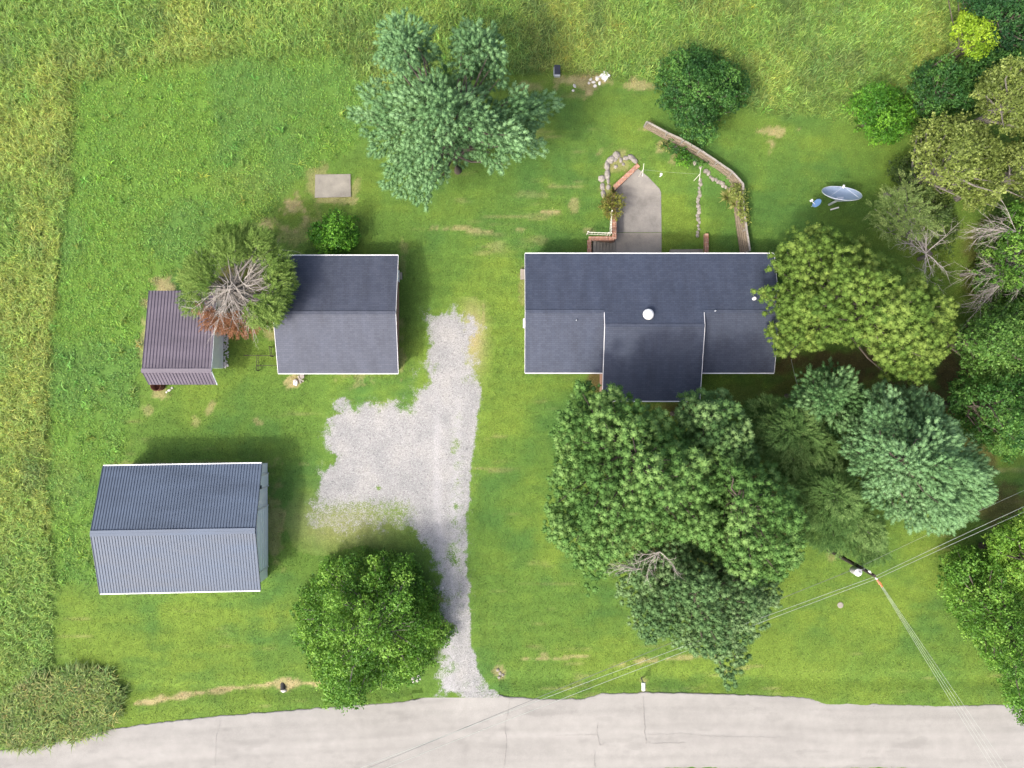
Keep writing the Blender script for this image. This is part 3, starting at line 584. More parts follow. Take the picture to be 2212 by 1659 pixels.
# roof penetrations
rv_ = MB(); c = U(1399.5, 679.5, 4.35); rv_.lathe((c[0], c[1], 4.02), [(.24, 0), (.24, .45), (.40, .50), (.42, .60), (.36, .72), (.2, .80), (.02, .82)], 20)
rv_.build('roof_vent', M['white'], roof, True)
for (uu, vv, r_) in ((1629, 645, .13), (1543, 672, .05), (1245, 692, .04), (1485, 700, .04)):
    q = MB(); c = U(uu, vv, 4.1); yy = c[1]; zb = ze + .28 * (hyN - yy) if yy > hyR else zr - .28 * (hyR - yy)
    q.lathe((c[0], yy, zb - .1), [(r_, 0), (r_, .35), (r_ * .6, .36), (r_ * .6, .2)], 10); q.build('vent_pipe', M['galv'] if r_ < .1 else M['white'], roof)
for x_ in (2.6, 5.2, 15.7, 18.2): window(house, (x_, hyS + i, 1.6), 1.2, 1.2, 'S')
for x_ in (8.6, 12.7): window(house, (x_, cyS + i, 1.6), 1.4, 1.3, 'S')
for x_ in (3.0, 16.8, 18.6): window(house, (x_, hyN - i, 1.6), 1.1, 1.1, 'N')
for y_ in (7.6, 3.0): window(house, (hx0 + .12, y_ , 1.6), .9, 1.1, 'W')
d = MB(); d.box((10.6, cyS + i - .02, 1.05), (.95, .06, 2.05)); dd = d.build('door', M['white'], house); h_ = MB(); h_.lathe((10.95, cyS + i - .08, 1.0), [(.03, 0), (.035, .03), (.02, .06)], 8); h_.build('handle', M['galv'], dd)
# basement opening and lintel under the eave
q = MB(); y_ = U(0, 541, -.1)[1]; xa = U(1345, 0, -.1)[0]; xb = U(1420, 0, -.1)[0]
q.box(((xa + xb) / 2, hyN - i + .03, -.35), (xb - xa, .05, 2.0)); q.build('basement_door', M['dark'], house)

# --- brick garage
gx0, gx1, gyN, gyS = -17.88, -8.71, 9.82, .83; gyR = 5.33; gze, gzr = 2.8, 4.1
gar = thing('brick_garage', ((gx0 + gx1) / 2, 5, 0), 'detached brick garage with two tone grey shingle gable roof left of the drive', 'garage')
m_ = MB(); m_.slab([(gx0, gyR, gzr), (gx1, gyR, gzr), (gx1, gyN, gze), (gx0, gyN, gze)], T); m_.slab([(gx0, gyS, gze), (gx1, gyS, gze), (gx1, gyR - .003, gzr), (gx0, gyR - .003, gzr)], T)
m_.bar((gx0, gyR, gzr + .012), (gx1, gyR, gzr + .012), .26, .03)
gr_ = m_.build('roof', M['shingle2'], gar)
for y_, o_ in ((gyN, 1), (gyS, -1)): f = MB(); eaveline(f, (gx0, y_, gze), (gx1, y_, gze), out=(0, o_)); f.build('gutter', M['white'], gr_)
for x_, o_ in ((gx0, -1), (gx1, 1)):
    for y_ in (gyN, gyS): f = MB(); f.bar((x_ + o_ * .016, y_, gze - .08), (x_ + o_ * .016, gyR, gzr - .08), .026, .14); f.build('rake_trim', M['white'], gr_)
wm = MB(); gablebox(wm, gx0 + .2, gx1 - .34, gyS + .3, gyR, gyN - .3, -.2, gze - .05, gzr - .17); wm.build('wall', M['brick'], gar)
window(gar, (gx0 + .2, 7.6, 1.5), .9, 1.0, 'W')
d = MB(); d.box((-13.2, gyS + .3 - .02, 1.1), (4.8, .06, 2.2)); dd = d.build('garage_door', M['white'], gar)
d = MB(); d.box((gx1 - .34 + .03, 8.6, 1.0), (.05, .9, 2.0)); d.build('door', M['greydoor'], gar)

# --- lean-to metal shed
sx0, sx1, syN, syR, syS = -27.93, -22.70, 7.18, .98, -.05; sze, szr = 2.45, 3.6
shed = thing('metal_shed', (-25.3, 3.5, 0), 'small shed with brownish purple ribbed metal saltbox roof beside the dead cedar', 'shed')
m_ = MB(); m_.slab([(sx0, syR, szr), (sx1, syR, szr), (sx1, syN, sze), (sx0, syN, sze)], .06); m_.slab([(sx0, syS, sze), (sx1, syS, sze), (sx1, syR - .003, szr), (sx0, syR - .003, szr)], .06)
sr = m_.build('roof', M['purplemetal'], shed)
m_ = MB(); ribs(m_, (sx0 + .02, syN, sze), (sx1 - .02, syN, sze), (sx0 + .02, syR, szr), (sx1 - .02, syR, szr), 21, .045, .035); ribs(m_, (sx0 + .02, syS, sze), (sx1 - .02, syS, sze), (sx0 + .02, syR - .01, szr), (sx1 - .02, syR - .01, szr), 21, .045, .035)
m_.build('roof_rib', M['purplerib'], sr)
m_ = MB(); m_.bar((sx0 - .03, syR + .09, szr + .035), (sx1 + .03, syR + .09, szr + .035), .2, .03); m_.bar((sx0 - .03, syR - .075, szr + .02), (sx1 + .03, syR - .075, szr + .02), .12, .03); m_.build('ridge_cap', M['purplemetal'], sr)
for y_ in (syS, syN): m_ = MB(); m_.bar((sx1 + .02, syR, szr - .04), (sx1 + .02, y_, sze - .04), .03, .1); m_.build('rake_trim', M['palegreen'], sr)
wm = MB(); vs = [(sx0 + .3, 1.25, -.1), (sx0 + .3, 6.95, -.1), (sx0 + .3, 6.95, sze - .05), (sx0 + .3, 1.25, szr - .14)]; X2 = -23.12
wm.add(vs + [(X2, q[1], q[2]) for q in vs], [(0, 1, 2, 3), (7, 6, 5, 4)] + [(j, j + 4, (j + 1) % 4 + 4, (j + 1) % 4) for j in range(4)]); wm.build('wall', M['palegreen'], shed)
wm = MB(); wm.box(((sx0 + sx1) / 2, 1.22, 1.1), (2.6, .05, 2.2)); wm.build('door', M['greytimber'], shed)

# --- blue metal building
zE, zR = 3.3, 4.62
TL, TR_, RR, RL, BL, BR = U(223.3, 1006.6, zE), U(565.1, 1001, zE), U(550.3, 1146.5, zR), U(195.6, 1152.5, zR), U(216.1, 1282.3, zE), U(562.2, 1275, zE)
bb = thing('metal_building', (sum(q[0] for q in (TL, BR)) / 2, sum(q[1] for q in (TL, BR)) / 2, 0), 'large white workshop with blue ribbed metal gable roof at lower left', 'building')
m_ = MB(); m_.slab([RL, RR, TR_, TL], .07); m_.slab([BL, BR, (RR[0], RR[1] - .004, zR), (RL[0], RL[1] - .004, zR)], .07); br = m_.build('roof', M['bluemetal'], bb)
m_ = MB(); ribs(m_, TL, TR_, RL, RR, 56, .035, .032); ribs(m_, BL, BR, (RL[0], RL[1] - .01, zR), (RR[0], RR[1] - .01, zR), 56, .035, .032); m_.build('roof_rib', M['bluerib'], br)
m_ = MB()
for dy_2, dz_2 in ((.11, .03), (-.11, .03)):
    m_.bar((RL[0] - .03, RL[1] + dy_2, zR + dz_2), (RR[0] + .03, RR[1] + dy_2, zR + dz_2), .215, .03)
m_.build('ridge_cap', M['bluemetal'], br)
m_ = MB(); eaveline(m_, TL, TR_, .08, .13, -.05); m_.build('gutter', M['white'], br)
m_ = MB(); eaveline(m_, BL, BR, .08, .13, -.05, out=(0, -1)); m_.build('gutter', M['white'], br)
for (a, b, o_) in ((TR_, RR, 1), (RR, BR, 1), (TL, RL, -1), (RL, BL, -1)):
    m_ = MB(); a = Vector(a); b = Vector(b); off = Vector((o_ * .025, 0, -.02)); m_.bar(a + off, b + off, .04, .13); m_.build('rake_trim', M['bluerib'], br)
# walls
ax0 = TL[0] + .45; ax1 = U(578, 1100)[0]
wyN = TL[1] - .30; wyS = BL[1] + .25
lean_ = (TR_[1] - TL[1]) / (TR_[0] - TL[0])
def wy(x, base): return base + (x - TL[0]) * lean_
wm = MB(); yR_ = (RL[1] + RR[1]) / 2
va = [(ax0, wy(ax0, wyS), -.1), (ax0, wy(ax0, wyN), -.1), (ax0, wy(ax0, wyN), zE - .06), (ax0, RL[1], zR - .13), (ax0, wy(ax0, wyS), zE - .06)]
vb = [(ax1, wy(ax1, wyS), -.1), (ax1, wy(ax1, wyN), -.1), (ax1, wy(ax1, wyN), zE - .06), (ax1, RR[1], zR - .13), (ax1, wy(ax1, wyS), zE - .06)]
wm.add(va + vb, [(0, 1, 2, 3, 4), (9, 8, 7, 6, 5)] + [(j, j + 5, (j + 1) % 5 + 5, (j + 1) % 5) for j in range(5)]); wm.build('wall', M['wallwhite'], bb)
y1 = U(0, 1092)[1]; y2 = U(0, 1222)[1]
d = MB(); d.box((ax1 + .02, (y1 + y2) / 2, 1.4), (.04, y1 - y2, 2.8)); 
for k_ in range(1, 5): d.box((ax1 + .045, (y1 + y2) / 2, k_ * .56), (.012, y1 - y2 - .1, .03))
dd = d.build('overhead_door', M['greydoor'], bb)
d = MB(); d.box((ax1 + .05, y1 + .04, 1.43), (.07, .08, 2.9)); d.box((ax1 + .05, y2 - .04, 1.43), (.07, .08, 2.9)); d.box((ax1 + .05, (y1 + y2) / 2, 2.86), (.07, y1 - y2, .08)); d.build('frame', M['white'], dd)
y1, y2 = U(0, 1023)[1], U(0, 1048)[1]
d = MB(); d.box((ax1 + .03, (y1 + y2) / 2, 1.02), (.05, y1 - y2, 2.05)); dd = d.build('door', M['greydoor'], bb)
d = MB(); d.box((ax1 + .06, y1 + .04, 1.05), (.09, .08, 2.15)); d.box((ax1 + .06, y2 - .04, 1.05), (.09, .08, 2.15)); d.box((ax1 + .06, (y1 + y2) / 2, 2.12), (.09, y1 - y2, .08)); d.build('frame', M['white'], dd)
d = MB(); d.box((ax1 + .16, y1 - .75, 2.55), (.3, .25, .3)); d.build('lamp', M['black'], bb)

# ---------------------------------------------------------------- pads, patio, steps, walls
def slabthing(name, poly, z, t, mat, label, cat, kind=None):
    m = MB(); m.slab([(*U(q[0], q[1], z)[:2], z) for q in poly][::-1], t); o = m.build(name, mat); return tag(o, label, cat, kind=kind)
slabthing('concrete_pad', [(681, 377), (757, 376), (758, 425), (680, 427)], .10, .3, M['conc'], 'small square pale concrete pad on the lawn by the tall pine', 'slab', 'structure')
# patio follows the slope of the sunken yard
def strip(name, left, right, mat, n=16, dz=.05, parent=None):
    V = []
    for k in range(n + 1):
        v = left[0][1] + (left[-1][1] - left[0][1]) * k / n
        a = np.interp(v, [q[1] for q in left], [q[0] for q in left]); b = np.interp(v, [q[1] for q in right], [q[0] for q in right])
        for uu in (a, b):
            z = 0.0
            for _ in range(6): q = U(uu, v, z); z = ZP * float(sstep(345, 432, 829.5 - q[1] / S)) + dz
            V.append(U(uu, v, z))
    F = [(2 * k, 2 * k + 1, 2 * k + 3, 2 * k + 2)[::-1] for k in range(n)]
    m = MB(); m.add(V, F)
    V2 = [(q[0], q[1], q[2] - .25) for q in V]; b = len(m.v); m.v += V2
    for k in range(n): m.f += [[2 * k, 2 * k + 2, b + 2 * k + 2, b + 2 * k], [2 * k + 1, b + 2 * k + 1, b + 2 * k + 3, 2 * k + 3]]; m.m += [0, 0]
    return m.build(name, mat, parent)
pa = strip('patio', [(1378, 365), (1352, 385), (1330, 404), (1330, 502)], [(1379, 365), (1400, 382), (1428, 411), (1429, 502)], M['patio']); tag(pa, 'sunken weathered grey concrete patio behind the brick house', 'patio', kind='structure')
pb = strip('patio_apron', [(1330, 503), (1328, 552)], [(1429, 503), (1429, 552)], M['patio2'], 4); tag(pb, 'lighter concrete apron of the patio against the brick house', 'patio', kind='structure')
def brickwall(pts, z0, z1, wd, label, name='brick_wall'):
    t_ = thing(name, U(*pts[0], 0), label, 'wall'); m = MB(); c = MB()
    for a, b in zip(pts[:-1], pts[1:]):
        A = Vector(U(a[0], a[1], z1)); B = Vector(U(b[0], b[1], z1)); d = (B - A).normalized(); A -= d * wd * .48; B += d * wd * .48
        z_ = (z0 + z1 - .08) / 2; m.bar((A.x, A.y, z_), (B.x, B.y, z_), wd * .85, z1 - .08 - z0)
        L_ = (B - A).length; n = max(1, int(L_ / .21))
        for k in range(n):                        # rowlock cap, brick by brick
            q = A + (B - A) * ((k + .5) / n); c.box((q.x, q.y, z1 - .04 + random.uniform(-.004, .004)), (L_ / n - .014, wd * random.uniform(.97, 1.03), .075), math.atan2(d.y, d.x))
    m.build('wall_body', M['brick'], t_); c.build('cap', M['brickcap'], t_); return t_
brickwall([(1332, 400), (1376, 359)], -1.4, .18, .36, 'diagonal brick retaining wall at the upper left of the patio')
brickwall([(1324, 420), (1324, 470)], -1.5, .12, .26, 'low brick wall half hidden by a twiggy shrub beside the patio')
brickwall([(1327, 462), (1327, 512)], -1.5, .15, .34, 'short upright brick wall between the white railing and the patio')
brickwall([(1322, 515), (1276, 515)], -1.5, .17, .33, 'brick wall along the upper side of the basement stairs')
brickwall([(1273, 522), (1273, 541)], -1.5, .14, .33, 'brick wall closing the left end of the basement stairs')
brickwall([(1526.5, 508), (1527, 546)], -1.4, -.35, .3, 'short brick pier wall ending the stone row near the eave')
st_ = thing('basement_stairs', U(1304, 530, -1.4), 'grey concrete stairs going down to the patio beside brick walls', 'stairs')
for k in range(7):
    z = -.12 - k * .18; a = U(1281 + k * 6.9, 520, z); b = U(1281 + (k + 1) * 6.9, 541, z)
    m = MB(); m.cbox(((a[0] + b[0]) / 2, (a[1] + b[1]) / 2 - .1, z - .25), (b[0] - a[0] + .02, a[1] - b[1] + .35, .5), 0, .03); m.build('step', M['conc'], st_)
# dark retaining slabs near the eave
slabthing('window_well', [(1448, 539), (1523, 538), (1523, 545), (1448, 546)], -.95, .5, M['conc'], 'narrow pale concrete ledge between lower lawn and house', 'ledge')
# white railings
def railing(a, b, label):
    A = Vector(U(*a, .15)); B = Vector(U(*b, .15)); t_ = thing('iron_railing', A, label, 'railing', 'white railings beside the basement stairs')
    m = MB(); m.tube([A + Vector((0, 0, .85)), B + Vector((0, 0, .85))], .03, 6); m.tube([A + Vector((0, 0, .1)), B + Vector((0, 0, .1))], .02, 6); m.build('rail', M['cream'], t_)
    n = int((B - A).length / .13); m = MB()
    for k in range(1, n):
        q = A.lerp(B, k / n); m.tube([q + Vector((0, 0, .1)), q + Vector((.03 * (-1) ** k, .02, .45)), q + Vector((0, 0, .85))], .013, 5)
    m.build('balusters', M['cream'], t_)
    for q in (A, B):
        m = MB(); m.tube([q + Vector((0, 0, -.2)), q + Vector((0, 0, .95))], .045, 8); m.lathe(q + Vector((0, 0, .95)), [(.03, 0), (.07, .05), (.05, .1), (.01, .12)], 8); m.build('post', M['cream'], t_)
railing((1317, 508), (1319, 461), 'white wrought iron railing running along the left of the short brick wall'); railing((1268, 506), (1312, 508), 'white wrought iron railing running above the basement stairs')
# timber fence / retaining wall round the terrace
segs = [(1393, 273), (1436, 296), (1470, 312), (1506, 333), (1543, 358), (1575, 380), (1597, 405), (1598, 452), (1604, 500), (1611, 545)]
fe = thing('timber_fence', U(1500, 335, 0), 'curved weathered timber board fence rising round the terrace', 'fence')
for i_, (a, b) in enumerate(zip(segs[:-1], segs[1:])):
    m = MB(); A = Vector(U(*a)); B = Vector(U(*b)); d = (B - A).normalized(); nrm = Vector((-d.y, d.x, 0)); 
    if nrm.x * A.x + nrm.y * A.y > 0: nrm = -nrm      # towards the yard
    for k in range(5):
        z = -.55 + k * .34; off = nrm * (.22 - .05 * k) + Vector((0, 0, z)); j = Vector((random.uniform(-.02, .02), random.uniform(-.02, .02), random.uniform(-.03, .03)))
        m.bar(A + off + j, B + off - j, .09, .24)
    m.build('boards', M['timber'], fe)
    m = MB(); m.bar(A + Vector((0, 0, 1.06)), B + Vector((0, 0, 1.0 + random.uniform(0, .1))), .14, .05); m.build('top_rail', M['greytimber'], fe)
for q in segs:
    m = MB(); A = Vector(U(*q)); m.box(A + Vector((-.04, -.04, .25)), (.13, .13, 1.9), .4); m.build('post', M['greytimber'], fe)
# stones
ORD = 'first second third fourth fifth sixth seventh eighth ninth tenth eleventh twelfth thirteenth fourteenth fifteenth sixteenth seventeenth eighteenth nineteenth'.split()
def stones(name, label, cat, items, mat, group=None):
    for k, (uu, vv, r_, sx_, sy_, rz) in enumerate(items):
        m = MB(); x, y, _ = U(uu, vv); z = float(gz(np.array([x]), np.array([y]))[0]); m.rock((x, y, z + r_ * .25), r_, sx_, sy_, .6, rz)
        yield tag(m.build(name, mat), label if isinstance(label, str) else label[k], cat, group)
ring = [(1303, 420, .28, .8, 1.3, 0), (1301, 403, .26, .9, 1.3, .1), (1314, 405, .22, .9, 1.1, 0), (1300, 386, .30, 1, 1.1, 0), (1312, 378, .32, .75, 1.5, 0), (1311, 358, .30, .8, 1.4, .1), (1319, 346, .33, 1.2, 1, .6), (1331, 335, .32, 1.1, 1, .5), (1328, 345, .2, 1, 1, 0), (1341, 347, .2, .7, 1.3, 0), (1352, 342, .24, 1.1, .9, 0), (1363, 341, .3, 1.3, .8, -.6), (1371, 348, .28, 1.3, .8, -.7), (1330, 360, .18, 1, 1, 0), (1346, 355, .14, 1, 1, 0), (1314, 392, .2, .8, 1.2, 0)]
ring.sort(key=lambda q: math.atan2(q[1] - 385, q[0] - 1340) % 6.283)
list(stones('edging_stone', ['grey edging stone of the bed left of the patio, %s clockwise from the shrub' % ORD[k] for k in range(len(ring))], 'stone', ring, M['rock'], 'stones edging the bed at the patio'))
row = [(1518 + random.uniform(-3, 3), 385 + k * 7.3, random.uniform(.14, .22), random.uniform(.8, 1.2), random.uniform(.9, 1.3), random.uniform(0, 1)) for k in range(17)]
list(stones('wall_stone', ['tan stone in the straight terrace row, %s from the clothes line post end' % ORD[k] for k in range(len(row))], 'stone', row, M['rock'], 'stones in the low row across the terrace'))
cur = [(1456, 318), (1462, 326), (1470, 338), (1482, 345), (1500, 352), (1512, 360), (1524, 368), (1535, 380), (1548, 386), (1560, 392), (1570, 400), (1580, 408), (1591, 416), (1540, 384), (1530, 372), (1553, 390), (1564, 396), (1576, 404)]
cur.sort()
list(stones('bed_stone', ['pale stone at the foot of the timber fence, %s from the upper left' % ORD[k] for k in range(len(cur))], 'stone', [(a + 2, b, random.uniform(.13, .22), 1.2, .9, random.uniform(0, 2)) for a, b in cur], M['rock'], 'stones at the foot of the timber fence'))
pile = sorted([(1276, 172, .14, 1.2, .9, .5), (1282, 178, .16, 1.2, .8, .2), (1290, 170, .2, 1, 1.1, 0), (1295, 180, .16, .8, 1.2, 0), (1285, 186, .15, 1.2, .9, 0), (1272, 180, .12, 1, 1, 0), (1241, 186, .13, .9, 1.4, .3), (1238, 196, .12, 1.1, .9, 0)], reverse=True)
list(stones('pale_rock', ['small whitish rock near the field edge, %s from the right' % ORD[k] for k in range(len(pile))], 'rock', pile, M['whiterock'], 'white rocks by the field edge'))
list(stones('pale_rock', ['big white rock beside the lumber scraps below the garage'], 'rock', [(639, 825, .28, .9, 1.1, .4)], M['whiterock']))
list(stones('pale_rock', ['white rock beside the rusty barrel, %s' % q for q in ('largest of three', 'topmost of three', 'bottommost of three')], 'rock', [(366, 843, .14, 1.2, .8, .4), (372, 838, .1, 1, 1, 0), (360, 847, .1, 1, 1, 0)], M['whiterock'], 'white rocks by the barrel'))
list(stones('pale_rock', ['white culvert rock under the maple, %s' % q for q in ('lower left of the heap', 'low right in the heap', 'topmost of the heap', 'bottommost of the heap', 'rightmost of the heap')], 'rock', [(893, 1465, .16, 1.2, .8, .7), (900, 1470, .17, 1.2, .9, .8), (904, 1461, .15, .8, 1.3, 0), (893, 1473, .13, 1, 1, 0), (907, 1467, .1, 1, 1, 0)], M['whiterock'], 'rocks at the culvert under the maple'))
list(stones('pale_rock', ['grey brown culvert rock right of the drive mouth, %s' % q for q in ('topmost of four', 'largest of four', 'bottommost of four', 'rightmost of four')], 'rock', [(1075, 1447, .15, 1, 1, 0), (1080, 1455, .17, .8, 1.2, 0), (1078, 1463, .13, 1, 1, 0), (1086, 1459, .14, 1, 1, .3)], M['rock'], 'rocks at the culvert right of the drive'))
list(stones('pale_rock', ['white chunk of stone on the gravel in mid driveway', 'smaller white stone on the gravel right of the white chunk', 'white stone on the gravel high up the driveway'], 'rock', [(957, 1269, .11, 1.1, .9, 0), (968, 1266, .08, 1, 1, 0), (951, 1202, .07, 1, 1, 0)], M['whiterock']))
# rubble strip beside shed
rs = MB()
for k in range(90):
    x, y, _ = U(random.uniform(483, 493), random.uniform(715, 796)); rs.rock((x, y, .02), random.uniform(.04, .1), 1, 1, .7, random.uniform(0, 3))
tag(rs.build('rubble', M['whiterock']), 'strip of pale stone rubble along the shed wall', 'rubble', kind='stuff')

# ---------------------------------------------------------------- small things
# rusty barrel
t_ = thing('barrel', U(346, 837, 0), 'rusty open burn barrel against the shed front', 'barrel'); m = MB(); c = U(347, 833, 0)
m.lathe((c[0], c[1], 0), [(.36, 0), (.40, .04), (.40, .30), (.42, .32), (.40, .34), (.40, .6), (.42, .62), (.40, .64), (.40, .9), (.42, .92), (.38, .92), (.37, .3), (.02, .28)], 22); m.build('drum', M['rust'], t_, True)
# lumber scraps
for k, (a, b, wd, lb) in enumerate([((644, 812), (650, 828), .12, 'short grey board on the ground under the garage eave'), ((650, 806), (653, 818), .28, 'wide pale board end sticking out from the garage'), ((646, 818), (656, 824), .1, 'dark thin board crossing the lumber scraps'), ((655, 808), (656, 816), .1, 'narrow board beside the wide pale board')]):
    m = MB(); A = U(*a, .05 + k * .06); B = U(*b, .06 + k * .06); m.bar(A, B, wd, .04); tag(m.build('board', M['greytimber']), lb, 'board')
# side steps / boxes
def boxthing(name, u0, v0, u1, v1, h, mat, label, cat, b=.02):
    a = U(u0, v0, h); c = U(u1, v1, h); m = MB(); m.cbox(((a[0] + c[0]) / 2, (a[1] + c[1]) / 2, h / 2 - .05), (abs(c[0] - a[0]), abs(a[1] - c[1]), h + .1), 0, b); return tag(m.build(name, mat), label, cat)
boxthing('concrete_step', 1124, 581, 1137, 603, .35, M['conc'], 'pale concrete step at the left wall of the brick house', 'step')
boxthing('utility_box', 1130, 688, 1137, 707.5, .8, M['white'], 'white utility box at the left wall of the brick house', 'box')
boxthing('concrete_step', 858, 588, 868, 603, .3, M['conc'], 'beige concrete step at the right wall of the garage', 'step')
# white square board and black box by field
t_ = thing('white_box', U(1306, 163), 'white square box lid lying at the edge of the tall grass', 'box'); c = U(1307, 163, .3); m = MB(); m.cbox((c[0], c[1], .15), (.6, .62, .34), R(48), .02); m.build('lid', M['white'], t_)
t_ = thing('black_box', U(1205, 150), 'black ribbed box on a white base at the edge of the tall grass', 'box'); c = U(1204, 150, .5)
m = MB(); m.cbox((c[0], c[1], .3), (.48, .72, .5), 0, .03)
for k in (-1, 0, 1): m.box((c[0] + k * .13, c[1] + .02, .57), (.04, .55, .05))
m.build('case', M['black'], t_); m = MB(); m.box((c[0], c[1] - .39, .2), (.46, .10, .36)); m.box((c[0] - .25, c[1] - .05, .18), (.05, .6, .34)); m.build('base', M['galv'], t_)
# manhole lid
t_ = MB(); c = U(1815, 1307); t_.lathe((c[0], c[1], -.02), [(.24, 0), (.24, .07), (.2, .09), (.02, .09)], 20); tag(t_.build('meter_lid', M['conc']), 'round grey meter lid set in the front lawn', 'lid')
# culvert
t_ = MB(); c = U(611, 1487); t_.tube([(c[0] - .1, c[1] + .5, -.35), (c[0], c[1] - .12, -.02)], [.2, .2], 12); tag(t_.build('culvert_pipe', M['dark']), 'dark culvert pipe mouth in the dry ditch', 'pipe')
list(stones('pale_rock', ['pale rock at the lip of the dark culvert pipe'], 'rock', [(611, 1494, .2, 1.2, .7, 0)], M['whiterock']))
# white scrap
m = MB(); c = U(1428, 377, 0); z = float(gz(np.array([c[0]]), np.array([c[1]]))[0]); c = U(1428, 377, z); m.rock((c[0], c[1], z + .1), .12, 1, 1.2, .5, .3); m.bar((c[0], c[1], z + .1), (c[0] - .12, c[1] - .22, z + .1), .06, .04)
tag(m.build('plastic_scoop', M['white']), 'small white plastic scoop lying on the lower lawn', 'scoop')
# clothes line poles
def clpole(u, v, ht, label):
    x, y, _ = U(u, v); z = float(gz(np.array([x]), np.array([y]))[0]); t_ = thing('clothesline_post', (x, y, z), label, 'post', 'clothes line posts'); m = MB(); m.tube([(x, y, z - .2), (x, y, ht)], .03, 8); m.build('post', M['cream'], t_)
    m = MB(); m.tube([(x - .04, y - .5, ht - .02), (x + .08, y + .5, ht - .02)], .022, 6); m.build('crossbar', M['cream'], t_); return (x, y, ht)
a = clpole(1382, 378, 1.5, 'white clothes line post at the tip of the patio'); b = clpole(1503, 386, 1.35, 'white clothes line post near the timber fence')
m = MB(); m.tube([a, ((a[0] + b[0]) / 2, (a[1] + b[1]) / 2, 1.3), b], .006, 5); tag(m.build('clothesline', M['wire']), 'thin clothes line stretched between the two white posts', 'line')
# wire panel between shed and garage
t_ = thing('wire_fence', U(560, 768), 'low dark wire fence panel between the shed and the garage', 'fence')
for (a, b) in (((534, 768), (612, 769)), ((588, 750), (590, 770)), ((561, 768), (560, 800)), ((561, 790), (612, 790))):
    m = MB(); A = Vector(U(*a)); B = Vector(U(*b)); m.bar(A + Vector((0, 0, .7)), B + Vector((0, 0, .7)), .035, .035); m.bar(A + Vector((0, 0, .3)), B + Vector((0, 0, .3)), .03, .03); m.build('rail', M['pole'], t_)
    for q in (A, B): m = MB(); m.tube([q, q + Vector((0, 0, .8))], .035, 6); m.build('post', M['pole'], t_)
# big satellite dish
c = Vector(U(1817, 423, 2.3)); n = Vector((.02, .82, .57)).normalized(); q = n.to_track_quat('Z', 'Y').to_matrix()
t_ = thing('satellite_dish', (c.x, c.y, 0), 'very large pale blue satellite dish tilted on a post on the lawn', 'satellite dish')
prof = [(.02, 0)] + [(r_, r_ * r_ * .22) for r_ in np.linspace(.2, 1.44, 10)] + [(1.46, .47), (1.46, .43)] + [(r_, r_ * r_ * .22 - .03) for r_ in np.linspace(1.43, .2, 8)] + [(.02, -.03)]
m = MB(); m.lathe(c - n * .25, prof, 48, q); m.build('reflector', M['dish'], t_, True)
m = MB(); pts = [c - n * .25 + q @ Vector((1.46 * math.cos(a_), 1.46 * math.sin(a_), .46)) for a_ in np.linspace(0, 2 * math.pi, 49)]; m.tube(pts, .03, 6); m.build('rim', M['galv'], t_)
m = MB(); F_ = c + n * .85; m.tube([F_ - n * .22, F_ + n * .02], .08, 12); m.build('feed_horn', M['white'], t_)
m = MB()
for a_ in (0.5, 2.6, 4.7): m.tube([c - n * .25 + q @ Vector((1.3 * math.cos(a_), 1.3 * math.sin(a_), .38)), F_ - n * .1], .012, 5)
m.build('feed_struts', M['galv'], t_)
m = MB(); m.tube([(c.x, c.y - .15, -.1), (c.x, c.y - .2, 2.0)], .09, 10); m.box((c.x, c.y - .2, 2.0), (.5, .3, .3)); m.build('mast', M['galv'], t_)
# small dish
c = Vector(U(1765, 439, 1.2)); n = Vector((-.75, .45, .5)).normalized(); q = n.to_track_quat('Z', 'Y').to_matrix()
t_ = thing('small_dish', (c.x, c.y, 0), 'small blue satellite dish with white feed beside the large dish', 'satellite dish')
m = MB(); m.lathe(c, [(.02, 0)] + [(r_, r_ * r_ * .35) for r_ in np.linspace(.08, .38, 6)] + [(.39, .03), (.37, .02), (.02, -.02)], 24, q); m.build('reflector', M['bluedish'], t_, True)
m = MB(); m.tube([c + Vector((0, -.1, -.2)), c + n * .55 + Vector((-.05, -.05, -.25))], .03, 6); m.build('feed_arm', M['white'], t_); m = MB(); e = c + n * .55 + Vector((-.05, -.05, -.22)); m.box(e, (.2, .16, .16), .6); m.build('feed_box', M['white'], t_)
m = MB(); m.tube([(c.x, c.y, -.1), (c.x, c.y, 1.1)], .035, 8); m.build('mast', M['galv'], t_)
m = MB(); m.bar(U(1794, 453, .25), U(1812, 448, .25), .10, .07); tag(m.build('white_board', M['white']), 'short white board on the grass below the large dish', 'board')
# mailbox
base = U(1386, 1467); t_ = thing('mailbox', base, 'white mailbox on a leaning post at the road edge', 'mailbox')
tp_ = Vector(U(1390, 1483, 1.05)); m = MB(); m.bar(Vector(base) + Vector((0, 0, -.2)), (base[0] + .05, base[1] - .12, 1.0), .1, .1); m.bar((base[0] + .03, base[1] - .05, .9), (tp_.x, tp_.y - .2, .92), .09, .09); m.build('post', M['greytimber'], t_)
m = MB(); L_ = .62; prof = [(-.14, 0), (.14, 0), (.14, .14), (.10, .22), (0, .26), (-.10, .22), (-.14, .14)]; yc = tp_.y
m.add([(tp_.x + a_, yc - L_ / 2, .95 + z_) for a_, z_ in prof] + [(tp_.x + a_, yc + L_ / 2, .95 + z_) for a_, z_ in prof], [tuple(range(7)), tuple(range(13, 6, -1))] + [(j, (j + 1) % 7, (j + 1) % 7 + 7, j + 7)[::-1] for j in range(7)]); bx_ = m.build('box', M['white'], t_)
m = MB(); m.box((tp_.x + .155, yc - .05, 1.2), (.015, .04, .22)); m.build('flag', M['rust'], bx_)
